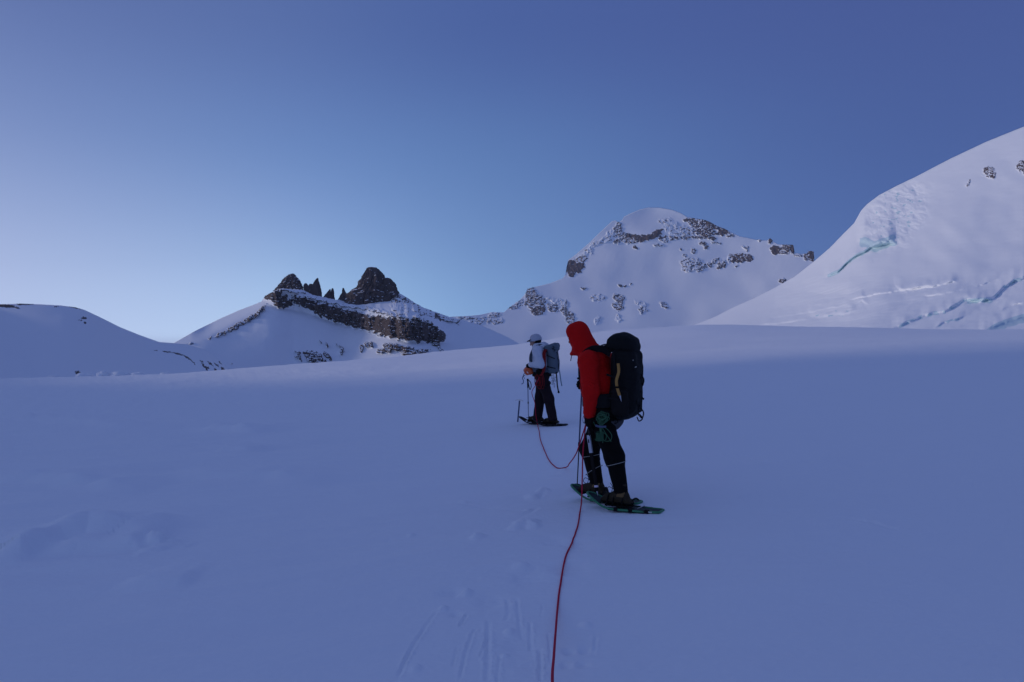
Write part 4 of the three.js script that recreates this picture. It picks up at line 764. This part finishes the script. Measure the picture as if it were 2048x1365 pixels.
  for (let k = 0; k < 16; k++) { const a = (r() - 0.5), b = (r() - 0.5), o = 0.02 * a; strands.push(tube([[-0.08 + 0.055 * a, 0.885 - 0.02 * r(), -0.225 + 0.03 * b], [-0.09 + 0.045 * a, 0.80, -0.245 + 0.02 * b], [-0.085 + 0.02 * a, 0.74, -0.245 + 0.015 * b], [-0.085 + o, 0.69, -0.24 + 0.012 * b], [-0.065 + 0.03 * a, 0.63 + 0.02 * r(), -0.225 + 0.02 * b]], 0.0042, 26, 5)); }
  for (let k = 0; k < 7; k++) { const p = []; for (let i = 0; i < 12; i++) { const q = i / 12 * 2 * Math.PI; p.push([-0.068 + 0.034 * Math.cos(q), 0.705 - k * 0.0105 + 0.008 * Math.sin(q), -0.232 + 0.026 * Math.sin(q)]); } wraps.push(tube(p, 0.0044, 36, 5, true)); }
  for (let k = 0; k < 9; k++) { const p = [], w = 0.045 + 0.02 * r(), cy = 0.865 - 0.05 * r(), cx = -0.095 + 0.03 * (r() - 0.5); for (let i = 0; i < 10; i++) { const q = i / 10 * 2 * Math.PI; p.push([cx + w * Math.cos(q), cy + 0.032 * Math.sin(q) + 0.01 * r(), -0.235 + 0.028 * Math.sin(q + k)]); } wraps.push(tube(p, 0.0044, 40, 5, true)); }
  loose.push(tube([[-0.10, 0.77, -0.25], [-0.16, 0.74, -0.255], [-0.195, 0.69, -0.25], [-0.18, 0.645, -0.245], [-0.12, 0.635, -0.24], [-0.10, 0.67, -0.245]], 0.004, 44, 5), tube([[-0.10, 0.76, -0.25], [-0.145, 0.70, -0.26], [-0.19, 0.635, -0.25]], 0.004, 24, 5), tube([[-0.095, 0.72, -0.25], [-0.14, 0.69, -0.25], [-0.135, 0.645, -0.25]], 0.004, 24, 5), tube([[0.0, 0.80, -0.225], [-0.02, 0.77, -0.235], [-0.06, 0.755, -0.245]], 0.004, 18, 5), tube([[-0.02, 0.645, -0.235], [-0.03, 0.632, -0.238], [-0.07, 0.632, -0.238]], 0.004, 18, 5), tube([[-0.09, 0.70, -0.25], [-0.105, 0.64, -0.245], [-0.10, 0.615, -0.24]], 0.004, 18, 5));
  part('strand', plain(strands), G.green, gc); part('wrap', plain(wraps), G.green, gc); part('loose_end', plain(loose), G.green, gc);
  part('cord_tie', strap([[-0.035, 0.772, -0.255], [-0.085, 0.765, -0.262], [-0.14, 0.768, -0.25]], 0.018, 0.006, V(0, 0, -1), 12), G.blueGrey, gc);

  // ice axe hanging along the leg
  const ax = onRed('ice_axe', 'ice axe hanging head up beside the red-jacketed person\'s leg', 'ice axe');
  const A = V(0.075, 0.70, -0.19), B = V(-0.035, 0.16, -0.225), D = B.clone().sub(A), oval = (t0, t1, w, m, n) => part(n, strap([A.clone().addScaledVector(D, t0), A.clone().addScaledVector(D, (t0 + t1) / 2), A.clone().addScaledVector(D, t1)], w, 0.016, V(0.2, 0, -1), 8), m, ax);
  oval(0.06, 0.36, 0.034, G.alu, 'upper_shaft'); oval(0.36, 0.90, 0.032, G.charcoal, 'lower_shaft'); oval(0.90, 0.935, 0.034, G.label, 'label_band'); oval(0.935, 1.0, 0.026, G.black, 'spike_ferrule');
  part('shaft_slot', strap([A.clone().addScaledVector(D, 0.13).add(V(0.004, 0, -0.009)), A.clone().addScaledVector(D, 0.19).add(V(0.004, 0, -0.009))], 0.010, 0.003, V(0.2, 0, -1), 3), G.black, ax);
  part('spike', new THREE.ConeGeometry(0.009, 0.05, 8).rotateZ(Math.PI - 0.2).translate(B.x - 0.005, B.y - 0.022, B.z), G.steel, ax);
  const pick = new THREE.Shape([[-0.10, 0.012], [-0.05, 0.018], [0, 0.02], [0.06, 0.014], [0.13, -0.012], [0.15, -0.03], [0.12, -0.022], [0.05, -0.006], [0, -0.014], [-0.05, -0.016], [-0.105, -0.03]].map(p => new THREE.Vector2(...p)));
  part('head', new THREE.ExtrudeGeometry(pick, { depth: 0.007, bevelEnabled: true, bevelSize: 0.001, bevelThickness: 0.001, bevelSegments: 1 }).rotateY(-1.0).translate(A.x, A.y + 0.005, A.z), G.charcoal, ax);

  const shoeAt = (x, z) => { const p = fromRed(x, 0, z); return [p.x, ground(p.x, -p.z) + 0.004, p.z]; };
  snowshoe('snowshoe', 'green snowshoe with a lettered tail, nearer of the pair under the red-jacketed person', shoeAt(-0.285, -0.175), RED.turn, 0.73, 0.20, G.greenFrame, G.deck, 'snowshoes', true).rotation.z = -0.035;
  snowshoe('snowshoe', 'green snowshoe farther forward under the red-jacketed person, with its tip raised', shoeAt(0.02, 0.075), RED.turn, 0.73, 0.20, G.greenFrame, G.deck, 'snowshoes').rotation.z = -0.03;
  const foot = at(...spot(1154, 983)), topP = V((1165 - 1024) / 1369 * 7.0, EYE - (752 - HORIZON) / 1369 * 7.0, -7.0);
  pole('trekking pole in front of the red-jacketed person, leaning slightly', foot, topP, G.blueGrey, G.black);
}

// ---------------------------------------------------------------- the second climber, farther off, looking down at a helmet
const FAR = { x: 0.555, d: 12.72, turn: 2.795 };
FAR.y = ground(FAR.x, FAR.d);
const farFrame = new THREE.Object3D(); farFrame.position.set(FAR.x, FAR.y, -FAR.d); farFrame.rotation.y = FAR.turn; farFrame.updateMatrixWorld();
const fromFar = (x, y, z) => V(x, y, z).applyMatrix4(farFrame.matrixWorld);
const onFar = (name, label, category) => thing(name, label, category, [FAR.x, FAR.y, -FAR.d], FAR.turn);
{
  const J = { sL: [0.03, 1.395, -0.185], eL: [-0.055, 1.135, -0.235], wL: [0.165, 1.125, -0.145], sR: [0.05, 1.395, 0.185], eR: [0.0, 1.13, 0.23], wR: [0.19, 1.11, 0.07], hL: [-0.02, 0.91, -0.09], kL: [-0.17, 0.50, -0.115], aL: [-0.25, 0.165, -0.13], hR: [0.02, 0.91, 0.09], kR: [0.065, 0.50, 0.10], aR: [0.11, 0.165, 0.10] };
  const head = [0.135, 1.565, 0], me = onFar('person', 'person in a pale jacket and grey peaked cap, holding an orange helmet', 'person');
  const frame = join(0.06, sEll([0.0, 0.95, 0], [0.12, 0.13, 0.15]), sCap([0.0, 1.0, 0], [0.03, 1.2, 0], 0.12), sCap([0.03, 1.2, 0], [0.05, 1.34, 0], 0.125), sCap(J.sL, J.sR, 0.062), sCap([0.06, 1.40, 0], [0.11, 1.51, 0], 0.056, 0.05),
    sCap(J.sL, J.eL, 0.05, 0.04), sCap(J.eL, J.wL, 0.04, 0.03), sCap(J.sR, J.eR, 0.05, 0.04), sCap(J.eR, J.wR, 0.04, 0.03), sCap(J.hL, J.kL, 0.085, 0.056), sCap(J.kL, J.aL, 0.056, 0.042), sCap(J.hR, J.kR, 0.085, 0.056), sCap(J.kR, J.aR, 0.056, 0.042));
  part('body', plain([solid(frame, [-0.4, 0.1, -0.4], [0.35, 1.56, 0.4], 0.014), solid(headField(head, 0.5), [-0.02, 1.39, -0.13], [0.32, 1.74, 0.13], 0.006)]), G.skin, me);
  part('hair', solid(rumple(join(0.03, sEll([0.10, 1.56, 0], [0.085, 0.085, 0.083], -0.4), sEll([0.085, 1.50, 0], [0.05, 0.06, 0.06])), 0.01, 30), [-0.02, 1.40, -0.12], [0.22, 1.68, 0.12], 0.008), G.black, me);
  const trunk = join(0.09, sCap([-0.01, 1.0, 0], [0.02, 1.18, 0], 0.155, 0.150), sCap([0.02, 1.18, 0], [0.045, 1.32, 0], 0.15, 0.142), sCap([0.04, 1.365, -0.155], [0.04, 1.365, 0.155], 0.086), sCap([0.05, 1.38, 0], [0.085, 1.46, 0], 0.10, 0.085));
  const sleeves = join(0.03, sCap(J.sL, J.eL, 0.082, 0.070), sCap(J.eL, J.wL, 0.070, 0.052), sCap(J.sR, J.eR, 0.082, 0.070), sCap(J.eR, J.wR, 0.070, 0.052));
  const coatF = join(0.04, trunk, sleeves);
  const jk = part('jacket', solid((x, y, z) => Math.max(coatF(x, y, z) - 0.010 * Math.abs(noise(x * 10, y * 20, z * 10)) - 0.006 * fbm(x * 15, y * 18, z * 15, 2), 0.935 + 0.012 * noise(x * 7, z * 7) - y), [-0.34, 0.90, -0.36], [0.28, 1.58, 0.36], 0.011), G.pale, me);
  part('hood', solid(rumple(join(0.04, sEll([-0.045, 1.475, 0], [0.085, 0.075, 0.125], 0.4), sEll([0.02, 1.465, -0.07], [0.07, 0.05, 0.05]), sEll([0.02, 1.465, 0.07], [0.07, 0.05, 0.05])), 0.016, 12, 16, 4), [-0.17, 1.36, -0.17], [0.14, 1.60, 0.17], 0.009), G.pale, jk);
  // peaked cap
  const cp = part('cap', solid((x, y, z) => Math.max(sEll([0.118, 1.588, 0], [0.118, 0.108, 0.098], -0.35)(x, y, z), -sEll([0.12, 1.56, 0], [0.105, 0.098, 0.088], -0.35)(x, y, z), (1.555 - y) - (x - 0.118) * 0.28), [-0.03, 1.46, -0.12], [0.27, 1.72, 0.12], 0.007), G.paleGrey, me);
  part('brim', solid((x, y, z) => { const u = (x - 0.205) / 0.085, w = z / 0.088, s = 1.588 - (x - 0.2) * 0.42 - 0.9 * z * z; return Math.max(Math.abs(y - s) - 0.007, (Math.hypot(Math.max(u, 0), w) - 1) * 0.08, 0.19 - x); }, [0.17, 1.50, -0.11], [0.31, 1.63, 0.11], 0.006), G.black, cp);
  const legs = join(0.05, sEll([-0.005, 0.92, 0], [0.145, 0.13, 0.165]), sCap(J.hL, J.kL, 0.112, 0.092), sCap(J.hR, J.kR, 0.112, 0.092), sCap(J.kL, add(J.aL, [0, -0.03, 0]), 0.092, 0.086), sCap(J.kR, add(J.aR, [0, -0.03, 0]), 0.092, 0.086));
  part('trousers', solid((x, y, z) => Math.max(legs(x, y, z) - 0.012 * fbm(x * 13, y * 8, z * 13, 3), 0.10 - y), [-0.40, 0.06, -0.28], [0.26, 1.08, 0.28], 0.0115), G.plum, me);
  for (const a of [J.aL, J.aR]) { const b = part('boot', solid(bootField(a), [a[0] - 0.19, a[1] - 0.12, a[2] - 0.09], [a[0] + 0.24, a[1] + 0.17, a[2] + 0.09], 0.009), G.boot, me); part('sole', solid((x, y, z) => Math.max(bootField(a)(x, y, z) - 0.005, y - a[1] + 0.083), [a[0] - 0.19, a[1] - 0.125, a[2] - 0.09], [a[0] + 0.25, a[1] - 0.07, a[2] + 0.09], 0.008), G.sole, b); }
  part('glove', glove([0.175, 1.125, -0.14], [0.75, -0.45, 0.25], [0.3, -0.5, 0.8], 0.6, 1.05), G.black, me);
  part('glove', glove([0.20, 1.105, 0.06], [0.6, -0.7, -0.35], [-0.2, -0.4, -0.9], 0.6, 1.05), G.black, me);
  const hz = part('harness', solid((x, y, z) => { const q = Math.hypot(x, z / 1.14); return Math.hypot(Math.max(Math.abs(q - 0.16) - 0.008, 0), Math.max(Math.abs(y - 0.945) - 0.032, 0)) - 0.008; }, [-0.24, 0.87, -0.26], [0.24, 1.02, 0.26], 0.010), G.charcoal, me);
  for (const [k, h] of [[J.kL, J.hL], [J.kR, J.hR]]) { const c = add(h, add(k, h, -1), 0.33), p = []; for (let i = 0; i < 14; i++) { const q = i / 14 * 2 * Math.PI; p.push([c[0] + 0.118 * Math.cos(q), c[1] + 0.05 * Math.sin(q), c[2] + 0.118 * Math.sin(q)]); } part('leg_loop', tube(p, 0.013, 50, 6, true), G.charcoal, hz); }
  part('pouch', solid(rumple(sEll([-0.035, 1.0, -0.205], [0.085, 0.062, 0.05]), 0.01, 18), [-0.15, 0.91, -0.28], [0.08, 1.09, -0.13], 0.009), G.black, me);

  const pk = onFar('backpack', 'slim blue-grey backpack on the person in the pale jacket', 'backpack');
  part('main_bag', solid(rumple(join(0.04, sBox([-0.215, 1.205, 0], [0.088, 0.245, 0.135], 0.06, -0.03), sEll([-0.275, 1.13, 0], [0.06, 0.17, 0.11])), 0.012, 9, 7, 1), [-0.38, 0.93, -0.20], [-0.08, 1.50, 0.20], 0.0115), G.slate, pk);
  part('lid', solid(rumple(join(0.03, sBox([-0.20, 1.455, 0], [0.125, 0.05, 0.135], 0.042, -0.32), sEll([-0.275, 1.42, 0], [0.06, 0.05, 0.11])), 0.010, 14, 14, 3), [-0.38, 1.32, -0.18], [-0.04, 1.57, 0.18], 0.010), G.slate, pk);
  for (const s of [-1, 1]) {
    part('shoulder_strap', strap([[-0.12, 1.40, s * 0.08], [-0.03, 1.475, s * 0.11], [0.06, 1.455, s * 0.13], [0.13, 1.38, s * 0.135], [0.175, 1.27, s * 0.13], [0.15, 1.12, s * 0.15], [0.04, 1.02, s * 0.19], [-0.10, 1.0, s * 0.17]], 0.055, 0.014, V(0, 0.2, -s), 40), G.slateDark, pk);
    part('side_strap', strap([[-0.14, 1.30, s * 0.140], [-0.21, 1.27, s * 0.147], [-0.29, 1.24, s * 0.125]], 0.016, 0.005, V(0, 0, s), 14), G.strapDark, pk);
    part('side_strap', strap([[-0.14, 1.10, s * 0.140], [-0.21, 1.08, s * 0.147], [-0.30, 1.06, s * 0.12]], 0.016, 0.005, V(0, 0, s), 14), G.strapDark, pk);
  }
  part('lid_cord', tube([[-0.25, 1.47, -0.142], [-0.28, 1.44, -0.146], [-0.24, 1.42, -0.147], [-0.30, 1.40, -0.142], [-0.27, 1.37, -0.14]], 0.005, 30, 5), G.black, pk);
  part('daisy_chain', tube([[-0.30, 1.36, -0.05], [-0.335, 1.28, -0.05], [-0.325, 1.24, -0.05], [-0.35, 1.18, -0.05], [-0.335, 1.12, -0.05], [-0.345, 1.04, -0.05]], 0.007, 40, 5), G.strapDark, pk);
  part('hip_belt', solid((x, y, z) => { const q = Math.hypot(x + 0.01, z / 1.12); return Math.hypot(Math.max(Math.abs(q - 0.172) - 0.008, 0), Math.max(Math.abs(y - 1.03) - 0.035, 0)) - 0.010; }, [-0.24, 0.95, -0.25], [0.24, 1.11, 0.25], 0.010), G.slateDark, pk);
  part('hanging_strap', strap([[-0.335, 1.02, 0.02], [-0.345, 0.92, 0.03], [-0.36, 0.82, 0.03], [-0.378, 0.73, 0.03]], 0.024, 0.006, V(1, 0, 0.3), 18), G.tealStrap, pk);
  part('hanging_strap', strap([[-0.30, 1.0, -0.08], [-0.315, 0.86, -0.085], [-0.325, 0.74, -0.085], [-0.345, 0.63, -0.08]], 0.026, 0.012, V(1, 0, 0.3), 18), G.strapDark, pk);
  part('strap_bead', new THREE.SphereGeometry(0.022, 10, 8).translate(-0.347, 0.625, -0.08), G.black, pk);

  const hl = onFar('climbing_helmet', 'orange climbing helmet held in the hands of the person in pale jacket', 'helmet');
  const hc = [0.215, 0.985, -0.085];
  const hs = part('shell', solid((x, y, z) => { const o = sEll(hc, [0.118, 0.105, 0.10], 0.35)(x, y, z); return Math.max(o - 0.004 * Math.cos((z - hc[2]) * 70), -sEll(add(hc, [0.02, -0.02, 0]), [0.104, 0.095, 0.088], 0.35)(x, y, z), -(y - hc[1] + 0.055) + (x - hc[0]) * -0.35); }, [0.07, 0.86, -0.21], [0.36, 1.12, 0.05], 0.006), G.orange, hl);
  for (const [a, b] of [[-0.02, 0.035], [0.005, 0.045], [-0.012, 0.0]]) part('stripe', strap([[hc[0] + a, hc[1] + b - 0.018, hc[2] - 0.100 + b * 0.3], [hc[0] + a + 0.03, hc[1] + b + 0.012, hc[2] - 0.099 + b * 0.5]], 0.012, 0.008, V(0, 0, -1), 4), G.white, hs);
  part('chin_strap', tube([[hc[0] + 0.06, hc[1] - 0.05, hc[2] - 0.06], [hc[0] + 0.12, hc[1] - 0.10, hc[2] - 0.05], [hc[0] + 0.10, hc[1] - 0.17, hc[2] - 0.05], [hc[0] + 0.115, hc[1] - 0.215, hc[2] - 0.05], [hc[0] + 0.14, hc[1] - 0.222, hc[2] - 0.05]], 0.007, 30, 6), G.blueGrey, hl);
  part('chin_strap', tube([[hc[0] + 0.09, hc[1] - 0.01, hc[2] + 0.03], [hc[0] + 0.13, hc[1] - 0.06, hc[2] + 0.03], [hc[0] + 0.10, hc[1] - 0.13, hc[2] + 0.01]], 0.006, 20, 6), G.blueGrey, hl);

  // rope coils slung over the far climber
  const rc = onFar('rope_coil', 'red rope coils slung across the person in the pale jacket', 'rope'), r = rng(23), coils = [], hang = [];
  for (let k = 0; k < 5; k++) { const o = k * 0.0125; coils.push(tube([[-0.09 - o, 1.42, -0.10], [-0.085 - o, 1.34, -0.215 - 0.008 * (k % 2)], [-0.095 - o, 1.18, -0.235], [-0.09 - o * 0.8, 1.04, -0.235 - 0.01 * (k % 2)], [-0.05 - o * 0.5, 0.93, -0.24]], 0.0075, 30, 6)); }
  for (let k = 0; k < 5; k++) { const w = 0.04 + 0.03 * r(), h = 0.09 + 0.06 * r(), cx = 0.02 - 0.03 * k * 0.8, cy = 0.86 - 0.03 * r(), p = []; for (let i = 0; i < 12; i++) { const q = i / 12 * 2 * Math.PI; p.push([cx + w * Math.cos(q) + 0.2 * h * Math.sin(q) * 0.2, cy + h * Math.sin(q), -0.235 - 0.015 * Math.cos(q + k)]); } hang.push(tube(p, 0.005, 48, 6, true)); }
  part('shoulder_coil', plain(coils), G.coilRope, rc); part('hip_loop', plain(hang), G.coilRope, rc);

  // metal gear hung under the pack
  for (let k = 0; k < 7; k++) {
    const c = onFar('carabiner', 'silver carabiner in the cluster hanging below the blue-grey backpack', 'carabiner'); c.userData.group = 'carabiners below the pack';
    const g = new THREE.TorusGeometry(0.03, 0.0052, 6, 18).scale(0.68, 1.25, 1).rotateY(k * 0.9), x = -0.235 - 0.018 * (k % 4) , y = 0.90 - 0.05 * Math.floor(k / 2) + 0.012 * (k % 2), z = -0.10 - 0.015 * (k % 3);
    part('ring', g.translate(x, y, z), G.steel, c); part('gate', new THREE.CylinderGeometry(0.004, 0.004, 0.05, 6).translate(x + 0.02 * Math.cos(k * 0.9), y, z - 0.02 * Math.sin(k * 0.9)), G.alu, c);
  }
  const shoeAt = (x, z) => { const p = fromFar(x, 0, z); return [p.x, ground(p.x, -p.z) + 0.004, p.z]; };
  snowshoe('snowshoe', 'dark snowshoe nearer of the pair under the person in the pale jacket', shoeAt(-0.20, -0.15), FAR.turn, 0.66, 0.20, G.darkShoe, G.strapDark, 'snowshoes').rotation.z = -0.03;
  snowshoe('snowshoe', 'dark snowshoe farther forward under the person in the pale jacket, tip raised', shoeAt(0.15, 0.11), FAR.turn, 0.66, 0.20, G.darkShoe, G.charcoal, 'snowshoes').rotation.z = -0.03;
  const pf = at(...spot(1057, 843)); pole('trekking pole standing upright in the snow below the orange helmet', pf, V((1055.5 - 1024) / 1369 * (-pf.z), EYE - (759.5 - HORIZON) / 1369 * -pf.z, pf.z), G.blueGrey, G.black);

  // ice axe planted in the snow
  const af = at(...spot(1035.5, 846)), ia = thing('ice_axe', 'ice axe planted upright in the snow beside the trekking pole', 'ice axe', af.toArray(), FAR.turn); ia.rotation.z = 0.09;
  part('shaft', strap([[0, -0.10, 0], [0, 0.16, 0], [0, 0.42, 0]], 0.026, 0.015, V(0, 0, 1), 8), G.blueGrey, ia);
  const pick = new THREE.Shape([[-0.075, 0.004], [-0.04, 0.014], [0, 0.018], [0.05, 0.012], [0.085, -0.008], [0.10, -0.028], [0.075, -0.016], [0.04, -0.006], [0, -0.012], [-0.04, -0.012], [-0.08, -0.018]].map(p => new THREE.Vector2(...p)));
  part('head', new THREE.ExtrudeGeometry(pick, { depth: 0.008, bevelEnabled: false }).translate(0, 0.43, -0.004), G.steel, ia);
}

// ---------------------------------------------------------------- the rope
{
  const on = (px, row) => at(...spot(px, row), 0.006), air = (px, row, d) => V((px - 1024) / 1369 * d, EYE - (row - HORIZON) / 1369 * d, -d);
  const own = [fromRed(0.178, 0.80, -0.02), air(1166, 905, 6.36), air(1164.5, 960, 6.33), air(1163, 1005, 6.32), on(1160.5, 1030), on(1155.5, 1060), on(1145, 1092), on(1131, 1130), on(1122, 1172), on(1116, 1215), air(1111.5, 1262, 3.70), air(1108, 1310, 3.18), air(1105, 1366, 2.62), V(0.125, 0.62, -1.6), V(0.10, 0.92, -0.55), V(0.10, 1.0, -0.28)];
  const laid = pts => {                                // where the rope would dip into the snow it lies on it
    const c = new THREE.CatmullRomCurve3(pts, false, 'centripetal').getSpacedPoints(150);
    for (const p of c) p.y = Math.max(p.y, ground(p.x, -p.z) + 0.005);
    return tube(c, 0.0064, 420, 9);
  };
  const near = part('climbing_rope', laid(own), G.rope);
  tag(near, 'red rope running over the snow from the red-jacketed person towards the viewer', 'rope', 'red climbing ropes');
  const mid = [fromRed(0.178, 0.79, 0.0), air(1158, 893, 6.75), air(1150, 912, 7.25), air(1140, 926, 7.8), on(1128, 934.5), on(1118, 936), on(1106, 930.5), on(1096, 919), on(1087, 900), on(1080.5, 878), on(1076.5, 858), air(1072, 832, 12.62), air(1069.5, 806, 12.56), fromFar(0.13, 0.62, -0.20), fromFar(0.05, 0.74, -0.255), fromFar(-0.03, 0.90, -0.245)];
  tag(part('climbing_rope', laid(mid), G.rope), 'red rope sagging onto the snow between the two people', 'rope', 'red climbing ropes');
}

// thin cold air between here and the peaks
scene.fog = new THREE.FogExp2(new THREE.Color().setRGB(0.60, 0.78, 1.0), 0.00006);

renderer.render(scene, camera);
